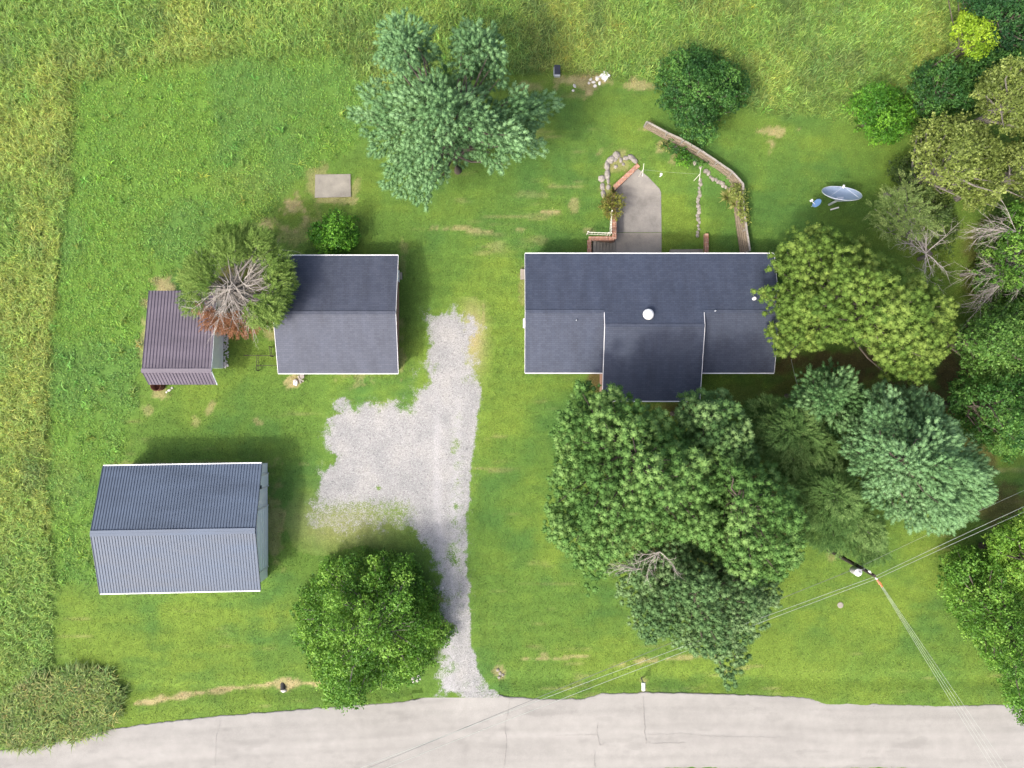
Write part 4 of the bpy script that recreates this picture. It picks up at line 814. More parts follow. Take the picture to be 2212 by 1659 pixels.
# utility pole
bx, by, _ = U(1791, 1188); t_ = thing('utility_pole', (bx, by, 0), 'dark wooden utility pole with white transformer and wires', 'utility pole')
top = (bx + .02, by - .16, 7.75); m = MB(); m.tube([(bx, by, -.3), (bx, by - .05, 3), top], [.17, .15, .11], 12); m.build('pole', M['pole'], t_)
c = U(1857, 1230, 5.6); m = MB(); m.lathe((bx - .30, by - .36, 5.0), [(.2, 0), (.27, .05), (.27, .85), (.29, .9), (.25, .97), (.08, 1.0), (.06, 1.12), (.02, 1.14)], 18); m.build('transformer', M['white'], t_, True)
m = MB(); m.tube([(bx - .15, by - .2, 5.9), (bx - .02, by, 6.3)], .03, 6); m.tube([(bx + .13, by + .05, 1), (bx + .1, by, 6.5)], .02, 6); m.build('bracket', M['galv'], t_)
m = MB(); m.bar((bx - .25, by + .15, 7.35), (bx + .5, by - .65, 7.35), .1, .12); m.build('crossarm', M['greytimber'], t_)
att = [Vector((bx - .2, by + .08, 7.5)), Vector((bx + .1, by - .24, 7.6)), Vector((bx + .28, by - .42, 7.5)), Vector((bx + .46, by - .60, 7.5))]
for k, a_ in enumerate(att[:3]):
    m = MB(); m.lathe(a_ - Vector((0, 0, .12)), [(.03, 0), (.07, .03), (.04, .06), (.07, .09), (.04, .12), (.06, .15), (.02, .17)], 10); m.build('insulator', M['white'], t_)
for k in range(2):
    m = MB(); a_ = att[2 + k]
    for j in range(4): m.lathe(a_ + Vector((.05 + j * .05, -.09 - j * .09, -.03)), [(.035, 0), (.075, .02), (.035, .05)], 8)
    m.build('string_insulator', M['orange'], t_)
def wire(A, B, sag, r_, label, group, mat='wire'):
    A = Vector(A); B = Vector(B); pts = []
    for k in range(25):
        t = k / 24; q = A.lerp(B, t); q.z -= sag * 4 * t * (1 - t); pts.append(q)
    m = MB(); m.tube(pts, r_, 5); return tag(m.build('power_line', M[mat]), label, 'power line', group)
G1, G2, G3 = 'power lines to the right from the pole', 'power lines to the lower left from the pole', 'power lines crossing the road at lower right'
lab1 = 'thin power line from the utility pole toward the upper right edge'; lab2 = 'thin power line from the utility pole down left over the pines and road'; lab3 = 'thin power line from the utility pole down right across the road'
wire(att[1], U(2560, 940, 7.4), .3, .015, 'middle one of the thin wires from the pole toward the upper right', G1); wire(att[2], U(2560, 957, 7.2), .3, .015, 'lowest one of the thin wires from the pole toward the upper right', G1); wire((bx - .1, by - .05, 5.6), U(2560, 905, 5.4), .3, .009, 'faint uppermost wire from the pole toward the upper right', G1)
wire(att[1], U(300, 1845, 7.4), .5, .014, 'pale middle wire from the pole down left across pines and road', G2); wire(att[2], U(330, 1862, 7.3), .5, .014, 'pale lowest wire from the pole down left across pines and road', G2); wire((bx - .1, by - .05, 5.6), U(300, 1868, 5.6), .4, .016, 'darker upper cable from below the transformer down left across the road', G2, 'darkwire')
for k, (dx_a, a_) in enumerate(((0, att[1]), (6, att[2]), (12, att[3] + Vector((-.1, .1, 0))), (20, att[3]))): wire(a_, U(2315 + dx_a * 2.6, 1935, 7.3), .2, .009, ['leftmost', 'second from the left', 'third from the left', 'rightmost'][k] + ' of the four wires crossing the road at lower right', G3)
wire(U(1709, 776, 3.0), U(1728, 850, 6.0), .1, .012, 'thin service wire from the right end of the house roof into the trees', None)

# ---------------------------------------------------------------- trees
def unit(a): return a / (np.linalg.norm(a, axis=-1, keepdims=True) + 1e-9)
def rayd(px, py, ax, ay, poly):                 # relative radius 0..1 from apex to outline
    d = np.hypot(px - ax, py - ay) + 1e-6; ux = (px - ax) / d; uy = (py - ay) / d; best = np.full(px.shape, 1e9); n = len(poly)
    for i in range(n):
        x1, y1 = poly[i]; x2, y2 = poly[(i + 1) % n]; ex, ey = x2 - x1, y2 - y1; den = ux * ey - uy * ex
        t = ((x1 - ax) * ey - (y1 - ay) * ex) / np.where(abs(den) < 1e-9, 1e-9, den); s = ((x1 - ax) * uy - (y1 - ay) * ux) / np.where(abs(den) < 1e-9, 1e-9, den)
        ok = (s >= 0) & (s <= 1) & (t >= d - 1e-3); best = np.where(ok & (t < best), t, best)
    return np.clip(d / np.where(best > 1e8, d, best), 0, 1)
def lobes(poly, apex, ztop, zedge, r, rs, pw=1.7, jit=.5, fill=.82, edgek=.45):
    poly = np.array(poly, float); lo = poly.min(0); hi = poly.max(0); rp = r / S / ((CAMH - (ztop + zedge) / 2) / CAMH); out = []
    for _ in range(3500):
        p = rs.uniform(lo, hi)
        if any((p[0] - q[0]) ** 2 + (p[1] - q[1]) ** 2 < (rp * fill) ** 2 for q in out): continue
        out.append(p)
    p = np.array(out); sd = sdpoly(p[:, 0], p[:, 1], poly); k = sd > rp * edgek * rs.uniform(.5, 1.2, len(p)); p = p[k]; sd = sd[k]
    d = rayd(p[:, 0], p[:, 1], apex[0], apex[1], poly); z = zedge + (ztop - zedge) * (1 - d ** pw) + rs.normal(0, jit, len(p))
    rr = r * np.clip(sd / rp, .55, 1.0) * rs.uniform(.8, 1.15, len(p))
    return p, z, rr, d
def crownmesh(name, specs, kind, pal, seed, parent, dens=1.0, size=1.0, mat='needle'):
    """specs: list of dict(poly, apex, ztop, zedge, r). Foliage clusters spread over limb-end masses."""
    rs = np.random.default_rng(seed); C = []; D = []; HU = []; ends = []
    for s in specs:
        p, z, rr, d = lobes(s['poly'], s['apex'], s['ztop'], s['zedge'], s['r'], rs, s.get('pw', 1.7), s.get('jit', .5), s.get('fill', .82), s.get('edge', .45))
        if len(p) == 0: continue
        lay = [(p, z, rr, 1.0)]
        lay.append((p + rs.normal(0, 8, p.shape), np.maximum(z - rs.uniform(1.0, 2.4, len(z)) * s.get('under', 1), .5), rr, .55))
        if s.get('skirt', True) and kind != 'feather':
            s_ = dict(s); p2, z2, r2, _d = lobes(s['poly'], s['apex'], s['ztop'] * .68, s['zedge'] * .72, s['r'], rs, s.get('pw', 1.7), s.get('jit', .5), .9, .35)
            if len(p2): lay.append((p2, np.maximum(z2, .4), r2, .8))
        ap = np.array(s['apex'])
        for (pp, z_, r_, dn) in lay:
            cen = UN(pp, z_); out = pp - ap; out[:, 1] *= -1; out = unit(out)
            for i in range(len(pp)):
                el = s.get('el', 1.0); n = int(dens * dn * s.get('n', 60) * (r_[i] / s['r']) ** 2)
                if n < 3: continue
                dr = unit(rs.normal(0, 1, (n, 3))); dr[:, 2] = np.abs(dr[:, 2]) * np.where(rs.random(n) < .82, 1, -.5)
                rad = r_[i] * rs.uniform(.72, 1.06, n)[:, None]; of = dr * rad; of[:, 2] *= s.get('flat', .75)
                o3 = np.array([out[i, 0], out[i, 1], 0]); al = of @ o3; of = of + np.outer(al, o3) * (el - 1)
                if el > 1.01: of[:, 2] += np.clip(al, -1, 1) * .15
                pos = cen[i] + of
                u = 1106 + pos[:, 0] / (S * (CAMH - pos[:, 2]) / CAMH); v = 829.5 - pos[:, 1] / (S * (CAMH - pos[:, 2]) / CAMH)
                ok = sdpoly(u, v, s['poly']) > -4 + (fbm(pos[:, 0] + 7, pos[:, 1] + 3, .9, 3) - .5) * s.get('rag', 46) - rs.uniform(-2, 9, n); pos = pos[ok]; dr = dr[ok]; 
                C.append(pos); D.append(unit(dr * np.array([1, 1, .8]) + np.array([0, 0, .35]) + o3 * s.get('outw', .25)))
                HU.append(np.full(len(pos), rs.random()) * .7 + rs.random(len(pos)) * .3)
            if dn == 1.0: ends.append(cen)
    C = np.concatenate(C); D = np.concatenate(D); HU = np.concatenate(HU); n = len(C); pal = np.array(pal)
    def pcol(h): h = np.clip(h, 0, .999) * (len(pal) - 1); i = h.astype(int); f_ = (h - i)[:, None]; return pal[i] * (1 - f_) + pal[i + 1] * f_
    if kind in ('pom', 'spray', 'leaf'):
        keep = np.ones(n, bool); order = rs.permutation(n); cell = {}; md = {'pom': .35, 'spray': .28, 'leaf': .30}[kind] * size                # keep the clusters apart
        for i in order:
            k_ = tuple((C[i] // md).astype(int)); ok = True
            for a in (-1, 0, 1):
                for b in (-1, 0, 1):
                    for c in (-1, 0, 1):
                        for j in cell.get((k_[0] + a, k_[1] + b, k_[2] + c), ()):
                            if ok and ((C[i] - C[j]) ** 2).sum() < md * md: ok = False
            if ok: cell.setdefault(k_, []).append(i)
            else: keep[i] = False
        C = C[keep]; D = D[keep]; HU = HU[keep]; n = len(C)
    if kind in ('pom', 'spray'):
        K1 = 20; K2 = 40; K = K1 + K2; st = .0 if kind == 'pom' else .55; Rr = size * (.245 if kind == 'pom' else .19) * rs.uniform(.6, 1.38, (n, 1, 1)); Dn = D[:, None, :]
        gd = np.arange(5)[None, :] * (2 * np.pi / 5); th = np.array([0.0, .8, 1.55, 2.3, 3.1])[:, None]
        gp = np.stack([np.sin(th) * np.cos(gd), np.sin(th) * np.sin(gd), np.cos(th) + 0 * gd], 2); q_ = []
        for j in range(4):
            for i in range(5): q_.append([gp[j, i], gp[j + 1, i], gp[j + 1, (i + 1) % 5], gp[j, (i + 1) % 5]])
        q_ = np.array(q_).reshape(1, K1 * 4, 3)                          # dense inner needle mass of each tuft
        rot = rs.uniform(0, 6.28, (n, 1)); cr, sr_ = np.cos(rot), np.sin(rot); qx = q_[..., 0] * cr - q_[..., 1] * sr_; qy = q_[..., 0] * sr_ + q_[..., 1] * cr; cq = np.stack([qx, qy, np.broadcast_to(q_[..., 2], qx.shape)], 2)
        cq = cq + st * Dn * (cq * Dn).sum(-1, keepdims=True); V1 = (C[:, None, :] + cq * Rr * .66).reshape(n, K1, 4, 3)
        d = unit(Dn * .3 + unit(rs.normal(0, 1, (n, K2, 3)))); d = d + st * Dn * (d * Dn).sum(-1, keepdims=True); Ln = Rr * rs.uniform(.9, 1.08, (n, K2, 1)); w_ = Rr * .15
        sd = unit(np.cross(d, unit(rs.normal(0, 1, (n, K2, 3))))) * w_ * .5; b = C[:, None, :] + d * Ln * .5; tp = C[:, None, :] + d * Ln
        V2 = np.stack([b, tp * .7 + b * .3 + sd, tp, tp * .7 + b * .3 - sd], 2)
        V = np.concatenate([V1, V2], 1).reshape(-1, 3); F = np.arange(len(V)).reshape(-1, 4)
    elif kind == 'leaf':
        K = 20; pos = C[:, None, :] + rs.normal(0, .095 * size, (n, K, 3)) * rs.uniform(.6, 1.5, (n, 1, 1)); nn = unit(D[:, None, :] * .8 + unit(rs.normal(0, 1, (n, K, 3))) * .9)
        a = unit(np.cross(nn, unit(rs.normal(0, 1, (n, K, 3))))); b = np.cross(nn, a); l_ = size * .068 * rs.uniform(.7, 1.3, (n, K, 1)); a = a * l_ * 1.15; b = b * l_ * .72
        V = np.stack([pos - a, pos + b * 1.0 - a * .1, pos + a, pos - b - a * .1], 2).reshape(-1, 3); F = np.arange(len(V)).reshape(-1, 4)
    else:  # feather: flat pointed cedar sprays
        K = 15; ax = unit(D * np.array([1, 1, .55])); t = np.linspace(0, 1, K)[None, :, None]; Ln = size * .62 * rs.uniform(.6, 1.2, (n, 1, 1)); b = C[:, None, :] + ax[:, None, :] * t * Ln + np.array([0, 0, -.1]) * t ** 2
        up = unit(rs.normal(0, .5, (n, 3)) + np.array([0, 0, 1])); sd = unit(np.cross(ax, up))[:, None, :] * np.where(np.arange(K) % 2, 1, -1)[None, :, None]
        dd = unit(ax[:, None, :] * .9 + sd * .8 + rs.normal(0, .25, (n, K, 3))); l_ = size * .24 * (1.05 - .7 * t) * rs.uniform(.7, 1.2, (n, K, 1)); tp = b + dd * l_
        ww = unit(np.cross(dd, up[:, None, :] + rs.normal(0, .3, (n, K, 3)))) * size * .028
        V = np.stack([b, (b + tp) / 2 + ww, tp, (b + tp) / 2 - ww], 2).reshape(-1, 3); F = np.arange(len(V)).reshape(-1, 4)
    jn = .04 if kind in ('pom', 'spray') else .12; jb = .08 if kind in ('pom', 'spray') else .19
    col = pcol(np.clip(np.repeat(HU, K) + rs.normal(0, jn, n * K), 0, 1)) * rs.uniform(1 - jb, 1 + jb, (n * K, 1))
    o = nmesh(name, V, F, M[mat], parent, col=col)
    return o, np.concatenate(ends)
def limbs(mb, base, top, ends, rs, r0=.14, frac=1.0, step=1):
    base = Vector(base); top = Vector(top); H_ = top.z
    for e in ends[::step]:
        if rs.random() > frac: continue
        e = Vector(e); hd = math.hypot(e.x - base.x, e.y - base.y); zs = max(.35 * H_ * .5, min(e.z - hd * rs.uniform(.25, .5), H_ * .8)); t = min(1, max(0, zs / H_)); s = base.lerp(top, t); s.z = zs
        m1 = s.lerp(e, .35) + Vector((rs.normal(0, .15), rs.normal(0, .15), -.02 * hd)); m2 = s.lerp(e, .7) + Vector((rs.normal(0, .15), rs.normal(0, .15), -.03 * hd)); k = .5 + .5 * min(1, hd / 4)
        mb.tube([s, m1, m2, e], [r0 * k, r0 * .7 * k, r0 * .45 * k, .02], 5)
def tree(name, label, cat, specs, kind, pal, seed, ztop, apex, base_uv=None, tr=.28, bark='bark', dens=1.0, size=1.0, mat='needle', group=None, step=1, trunk=True):
    bx_, by_, _ = U(apex[0], apex[1], ztop) if base_uv is None else U(*base_uv, 0); tx, ty, _ = U(apex[0], apex[1], ztop)
    t_ = thing(name, (bx_, by_, 0), label, cat, group); rs = np.random.default_rng(seed + 1000)
    cr, ends = crownmesh('crown', specs, kind, pal, seed, t_, dens, size, mat)
    if trunk:
        m = MB(); m.tube([(bx_, by_, -.2), (bx_ * .97 + tx * .03 + .05, by_ * .97 + ty * .03, ztop * .25), ((bx_ + tx) / 2, (by_ + ty) / 2, ztop * .55), (tx, ty, ztop * .82)], [tr * 1.25, tr, tr * .65, tr * .15], 9); m.build('trunk', M[bark], t_)
    m = MB(); limbs(m, (bx_, by_, 0), (tx, ty, ztop), ends, rs, tr * .42, 1.0, step); m.build('branches', M[bark], t_)
    return t_
def pal(*cs): return [lin(*c) * .96 for c in cs]
P_WP = pal((92, 128, 80), (112, 148, 98), (130, 164, 114))
P_LOB = pal((76, 104, 44), (102, 128, 56), (130, 150, 72))
P_PINE = pal((68, 100, 48), (94, 130, 66), (126, 156, 88))
P_PGREY = pal((76, 106, 64), (100, 130, 80), (126, 150, 102))
P_CED = pal((62, 92, 46), (88, 118, 62), (118, 144, 84))
P_MAP = pal((58, 96, 30), (92, 136, 48), (134, 172, 72))
P_OAK = pal((84, 98, 42), (118, 134, 62), (150, 162, 88))
P_DK = pal((36, 72, 36), (62, 104, 46), (98, 140, 62))
P_BR = pal((54, 98, 28), (80, 132, 38), (118, 166, 52))
P_YEL = pal((104, 138, 30), (138, 168, 40), (166, 190, 60))
P_RED = pal((104, 72, 52), (134, 94, 68), (158, 120, 92))
wp = dict(r=.8, el=1.7, rag=70, n=85, flat=.6, outw=.8, jit=1.1, fill=1.1)
T1M = [(840, 160), (900, 150), (960, 150), (1040, 175), (1060, 230), (1110, 190), (1130, 180), (1200, 210), (1190, 250), (1150, 290), (1165, 325), (1150, 355), (1100, 345), (1085, 385), (1040, 350), (1000, 365), (965, 395), (940, 430), (915, 465), (880, 440), (845, 415), (798, 415), (795, 395), (835, 365), (800, 345), (780, 330), (795, 290), (765, 260), (768, 205), (800, 185)]
T1A = [(812, 65), (850, 33), (900, 33), (925, 72), (948, 108), (934, 150), (895, 172), (850, 165), (818, 125)]
T1B = [(988, 62), (1025, 38), (1060, 68), (1092, 110), (1088, 150), (1112, 182), (1080, 205), (1030, 180), (985, 155), (972, 105)]
tree('white_pine_tree', 'tall blue green white pine with ragged spreading crown at the top centre', 'tree', [dict(poly=T1M, apex=(955, 230), ztop=14, zedge=5, skirt=False, **wp), dict(poly=T1A, apex=(880, 90), ztop=12.5, zedge=9.5, **wp), dict(poly=T1B, apex=(1040, 100), ztop=11, zedge=7.5, **wp)], 'spray', P_WP, 1, 14, (955, 235), dens=1.15)
lb = dict(r=.85, rag=30, n=60, flat=.85, jit=.85, outw=.15, fill=1.0)
T10 = [(1688, 500), (1720, 485), (1770, 482), (1805, 492), (1870, 520), (1920, 560), (1965, 582), (2012, 602), (2058, 655), (2066, 700), (2052, 755), (2022, 790), (2012, 828), (1962, 832), (1905, 815), (1885, 780), (1860, 762), (1830, 745), (1800, 738), (1772, 752), (1740, 768), (1682, 775), (1660, 750), (1650, 712), (1665, 690), (1640, 660), (1625, 640), (1640, 624), (1675, 618), (1692, 606), (1660, 590), (1648, 560), (1680, 530)]
tree('pine_tree', 'large yellow green pine covering the right end of the brick house roof', 'tree', [dict(poly=T10, apex=(1930, 650), ztop=15, zedge=5.5, **lb)], 'pom', P_LOB, 2, 15, (1930, 650), dens=1.1, size=1.15, group=None)
T13A = [(1190, 920), (1205, 880), (1232, 850), (1250, 823), (1292, 832), (1312, 822), (1345, 822), (1370, 860), (1420, 880), (1450, 905), (1500, 950), (1540, 960), (1570, 1010), (1580, 1080), (1570, 1150), (1540, 1200), (1480, 1178), (1430, 1180), (1380, 1192), (1345, 1225), (1300, 1250), (1272, 1288), (1252, 1240), (1210, 1190), (1170, 1150), (1180, 1090), (1195, 1000)]
T13B = [(1520, 960), (1580, 975), (1640, 990), (1690, 1030), (1728, 1070), (1748, 1130), (1738, 1195), (1705, 1255), (1600, 1250), (1540, 1215), (1530, 1150), (1545, 1080), (1530, 1010)]
tree('pine_tree', 'huge dark green clumped pine directly below the house centre wing', 'tree', [dict(poly=T13A, apex=(1390, 1010), ztop=17, zedge=8.5, **lb)], 'pom', P_PINE, 3, 17, (1390, 1010), dens=1.1, size=1.15)
tree('pine_tree', 'dark green pine merged to the right side of the huge pine', 'tree', [dict(poly=T13B, apex=(1635, 1100), ztop=15, zedge=8.5, **lb)], 'pom', P_PINE, 4, 15, (1635, 1100), dens=1.1, size=1.15)
T14 = [(1455, 890), (1480, 848), (1510, 830), (1562, 842), (1598, 868), (1622, 910), (1648, 950), (1640, 1010), (1560, 1030), (1490, 1000), (1455, 950)]
tree('pine_tree', 'smaller soft green pine touching the house centre wing lower right corner', 'tree', [dict(poly=T14, apex=(1545, 910), ztop=13, zedge=8, **lb)], 'pom', [(a + b) / 2 for a, b in zip(P_PINE, P_PGREY)], 5, 13, (1545, 910), dens=1.1, size=1.1, tr=.2)
T15 = [(1335, 1225), (1400, 1165), (1480, 1160), (1560, 1190), (1640, 1205), (1690, 1255), (1690, 1300), (1660, 1330), (1640, 1375), (1610, 1400), (1600, 1440), (1592, 1485), (1562, 1482), (1540, 1430), (1500, 1412), (1450, 1392), (1400, 1385), (1362, 1370), (1355, 1320), (1330, 1290)]
tree('pine_tree', 'greyish green pine hanging toward the road at the lower end of the pine group', 'tree', [dict(poly=T15, apex=(1520, 1290), ztop=11, zedge=5, **lb)], 'pom', P_PGREY, 6, 11, (1520, 1290), dens=1.05, size=1.0)
T11 = [(1815, 945), (1850, 905), (1878, 835), (1920, 822), (1960, 842), (2000, 852), (2042, 882), (2072, 922), (2112, 970), (2152, 1050), (2142, 1085), (2100, 1112), (2060, 1142), (2000, 1150), (1950, 1122), (1900, 1112), (1860, 1062), (1838, 1010)]
T11B = [(1700, 855), (1740, 805), (1800, 788), (1850, 808), (1880, 850), (1850, 920), (1780, 930), (1720, 900)]
tree('white_pine_tree', 'bushy blue green white pine on the right above the power lines', 'tree', [dict(poly=T11, apex=(1985, 1000), ztop=14, zedge=6, **wp)], 'spray', P_WP, 8, 14, (1985, 1000), dens=1.2)
tree('white_pine_tree', 'smaller darker green white pine between the cedars and the bushy white pine', 'tree', [dict(poly=T11B, apex=(1800, 860), ztop=9, zedge=4.5, **wp)], 'spray', pal((70, 106, 60), (94, 130, 78), (118, 150, 98)), 9, 9, (1800, 860), dens=1.2, tr=.2)
cd = dict(r=.8, n=120, rag=60, flat=.7, el=1.2, outw=.8, jit=.8)
T12A = [(1595, 885), (1650, 860), (1700, 862), (1760, 895), (1805, 945), (1800, 1005), (1760, 1040), (1715, 1040), (1670, 1010), (1620, 960)]
T12B = [(1680, 1000), (1760, 960), (1810, 975), (1840, 1010), (1862, 1075), (1902, 1130), (1932, 1190), (1900, 1215), (1850, 1210), (1790, 1180), (1725, 1165), (1700, 1090)]
tree('cedar_tree', 'dark feathery cedar left of the white pines', 'tree', [dict(poly=T12A, apex=(1710, 930), ztop=8, zedge=3, **cd)], 'feather', P_CED, 10, 8, (1710, 930), dens=1.1, size=.75, tr=.18)
tree('cedar_tree', 'feathery cedar with grey twigs just above the utility pole', 'tree', [dict(poly=T12B, apex=(1810, 1075), ztop=8.5, zedge=3, **cd)], 'feather', P_CED, 11, 8.5, (1810, 1075), dens=1.05, size=.75, tr=.18, bark='greybark')
lf = dict(r=.66, rag=85, n=84, flat=.9, jit=1.1, fill=1.15, edge=.2)
T16 = [(700, 1200), (750, 1185), (790, 1200), (850, 1185), (905, 1200), (915, 1240), (940, 1270), (950, 1310), (975, 1370), (975, 1400), (945, 1400), (940, 1440), (900, 1455), (865, 1480), (800, 1500), (790, 1520), (750, 1548), (705, 1520), (690, 1480), (670, 1440), (640, 1380), (636, 1310), (665, 1250)]
tree('maple_tree', 'round leafy bright green maple left of the drive mouth by the road', 'tree', [dict(poly=T16, apex=(808, 1370), ztop=6, zedge=1.2, **lf)], 'leaf', P_MAP, 12, 6, (808, 1370), dens=1.15, size=1.1, mat='leaf', bark='greybark')
T17 = [(2020, 1215), (2060, 1175), (2100, 1185), (2150, 1200), (2200, 1290), (2260, 1330), (2260, 1560), (2205, 1572), (2172, 1510), (2132, 1440), (2110, 1400), (2062, 1340), (2030, 1290)]
T17B = [(2120, 1170), (2160, 1130), (2212, 1090), (2280, 1080), (2280, 1340), (2210, 1310), (2160, 1250)]
tree('broadleaf_tree', 'wide green broadleaf tree at the lower right edge beside the road', 'tree', [dict(poly=T17, apex=(2225, 1380), ztop=8.5, zedge=3, **lf)], 'leaf', P_MAP, 13, 8.5, (2225, 1380), dens=1.15, size=1.1, mat='leaf')
tree('broadleaf_tree', 'taller yellow green broadleaf tree at the right edge below the power lines', 'tree', [dict(poly=T17B, apex=(2270, 1230), ztop=8, zedge=5, **lf)], 'leaf', pal((84, 124, 40), (120, 160, 60), (160, 192, 84)), 14, 8, (2270, 1230), dens=1.15, size=1.1, mat='leaf')
T9A = [(2052, 725), (2090, 690), (2130, 660), (2190, 640), (2280, 630), (2280, 800), (2200, 830), (2140, 835), (2080, 800)]
T9B = [(2040, 850), (2070, 800), (2140, 800), (2212, 790), (2290, 800), (2290, 1010), (2200, 990), (2150, 985), (2090, 950), (2050, 900)]
tree('broadleaf_tree', 'dense mid green broadleaf tree at the right edge level with the house', 'tree', [dict(poly=T9A, apex=(2170, 735), ztop=10.5, zedge=5, **lf)], 'leaf', pal((62, 98, 38), (88, 126, 52), (122, 156, 76)), 15, 10.5, (2170, 735), dens=1.1, size=1.1, mat='leaf')
tree('broadleaf_tree', 'darker broadleaf tree at the right edge above the bushy white pine', 'tree', [dict(poly=T9B, apex=(2160, 880), ztop=9, zedge=4, **lf)], 'leaf', pal((44, 84, 34), (72, 116, 48), (112, 150, 70)), 16, 9, (2160, 880), dens=1.1, size=1.1, mat='leaf')
T6 = [(1962, 275), (1990, 262), (2030, 245), (2075, 240), (2120, 262), (2158, 300), (2172, 350), (2172, 420), (2150, 452), (2090, 456), (2060, 430), (2012, 408), (1976, 372), (1968, 320)]
T5 = [(2110, 165), (2150, 135), (2200, 122), (2280, 130), (2280, 290), (2190, 300), (2150, 270), (2112, 242), (2100, 200)]
T6B = [(2160, 310), (2212, 290), (2290, 300), (2290, 430), (2230, 440), (2180, 420), (2168, 370)]
tree('oak_tree', 'yellow green oak standing left of two similar oaks above the dead branches', 'tree', [dict(poly=T6, apex=(2080, 340), ztop=10.5, zedge=6, **lf)], 'leaf', P_OAK, 17, 10.5, (2080, 340), dens=1.15, size=1.15, mat='leaf', bark='greybark')
tree('oak_tree', 'yellow green oak uppermost of the three oaks at the right edge', 'tree', [dict(poly=T5, apex=(2210, 205), ztop=10.5, zedge=7, **lf)], 'leaf', P_OAK, 18, 10.5, (2210, 205), dens=1.1, size=1.15, mat='leaf', bark='greybark')
tree('oak_tree', 'olive oak at the right edge partly behind the left oak', 'tree', [dict(poly=T6B, apex=(2230, 360), ztop=9, zedge=6, **lf)], 'leaf', pal((74, 90, 38), (104, 120, 54), (136, 148, 76)), 19, 9, (2230, 360), dens=1.1, size=1.15, mat='leaf', bark='greybark')
tree('leafy_tree', 'dark olive leafy tree tucked under the left oak above the half bare tree', 'tree', [dict(poly=[(1925, 335), (1965, 335), (2010, 400), (2060, 440), (2075, 500), (2050, 560), (2020, 540), (2010, 480), (1960, 410), (1925, 400)], apex=(2010, 430), ztop=5, zedge=2, **lf)], 'leaf', pal((52, 72, 34), (76, 98, 44), (104, 122, 60)), 51, 5, (2010, 430), dens=1.0, mat='leaf', tr=.12)
tree('leafy_tree', 'mid green leafy tree low behind the fanned grey dead branches', 'tree', [dict(poly=[(2110, 500), (2150, 455), (2290, 440), (2290, 740), (2200, 730), (2140, 690), (2105, 600)], apex=(2210, 600), ztop=5, zedge=1.5, **lf)], 'leaf', pal((56, 84, 34), (82, 112, 46), (110, 138, 66)), 52, 5, (2210, 600), dens=1.0, mat='leaf', tr=.12)
tree('leafy_tree', 'dark green leafy tree between the yellow sapling and the uppermost oak', 'tree', [dict(poly=[(2070, 130), (2110, 105), (2180, 100), (2290, 110), (2290, 170), (2180, 150), (2120, 200), (2095, 230), (2070, 180)], apex=(2160, 130), ztop=5.5, zedge=2, **lf)], 'leaf', P_DK, 53, 5.5, (2160, 130), dens=1.0, mat='leaf', tr=.12)
T4A = [(1955, 190), (1972, 150), (2010, 128), (2050, 118), (2085, 150), (2112, 200), (2110, 240), (2060, 262), (2000, 262), (1975, 235)]
T4B = [(2010, -60), (2300, -60), (2300, 160), (2200, 140), (2140, 160), (2110, 120), (2120, 70), (2085, 20)]
T4C = [(2045, 62), (2070, 30), (2108, 26), (2140, 50), (2155, 80), (2140, 118), (2112, 140), (2085, 110), (2060, 90)]
tree('leafy_tree', 'mid green leafy tree between the bright shrub and the oaks at upper right', 'tree', [dict(poly=T4A, apex=(2045, 185), ztop=6, zedge=2, **lf)], 'leaf', P_DK, 20, 6, (2045, 185), dens=1.05, mat='leaf', tr=.16)
tree('leafy_tree', 'very dark green tree filling the top right corner', 'tree', [dict(poly=T4B, apex=(2180, 40), ztop=7, zedge=3, **lf)], 'leaf', pal((26, 60, 34), (44, 84, 42), (70, 112, 54)), 21, 7, (2180, 40), dens=1.05, mat='leaf', tr=.2)
tree('leafy_tree', 'bright yellow green sapling in front of the dark corner tree', 'tree', [dict(poly=T4C, apex=(2100, 80), ztop=8, zedge=5.5, **lf)], 'leaf', P_YEL, 22, 8, (2100, 80), dens=1.1, mat='leaf', tr=.12)
T3 = [(1835, 205), (1862, 180), (1905, 176), (1945, 190), (1975, 215), (1985, 250), (1955, 290), (1930, 318), (1882, 312), (1862, 285), (1838, 262), (1830, 230)]
tree('shrub', 'rounded bright green shrub at the field edge near upper right', 'shrub', [dict(poly=T3, apex=(1905, 240), ztop=4, zedge=1, under=.4, **lf)], 'leaf', P_BR, 23, 4, (1905, 240), dens=1.1, mat='leaf', tr=.08)
T2 = [(1420, 140), (1445, 112), (1500, 93), (1540, 112), (1580, 135), (1618, 160), (1622, 200), (1608, 238), (1570, 245), (1555, 270), (1545, 305), (1520, 320), (1480, 305), (1455, 275), (1440, 240), (1418, 200)]
tree('leafy_tree', 'dark green arching tree just above the timber fence', 'tree', [dict(poly=T2, apex=(1515, 190), ztop=6.5, zedge=1.5, **lf)], 'leaf', P_DK, 24, 6.5, (1515, 190), dens=1.1, mat='leaf', tr=.16)
T19 = [(662, 505), (675, 475), (700, 460), (722, 448), (752, 462), (772, 480), (778, 510), (765, 540), (735, 553), (695, 552), (668, 535)]
tree('shrub', 'round vivid green shrub behind the garage roof', 'shrub', [dict(poly=T19, apex=(718, 500), ztop=3, zedge=.8, under=.3, **lf)], 'leaf', P_BR, 25, 3, (718, 500), dens=1.0, mat='leaf', tr=.07)
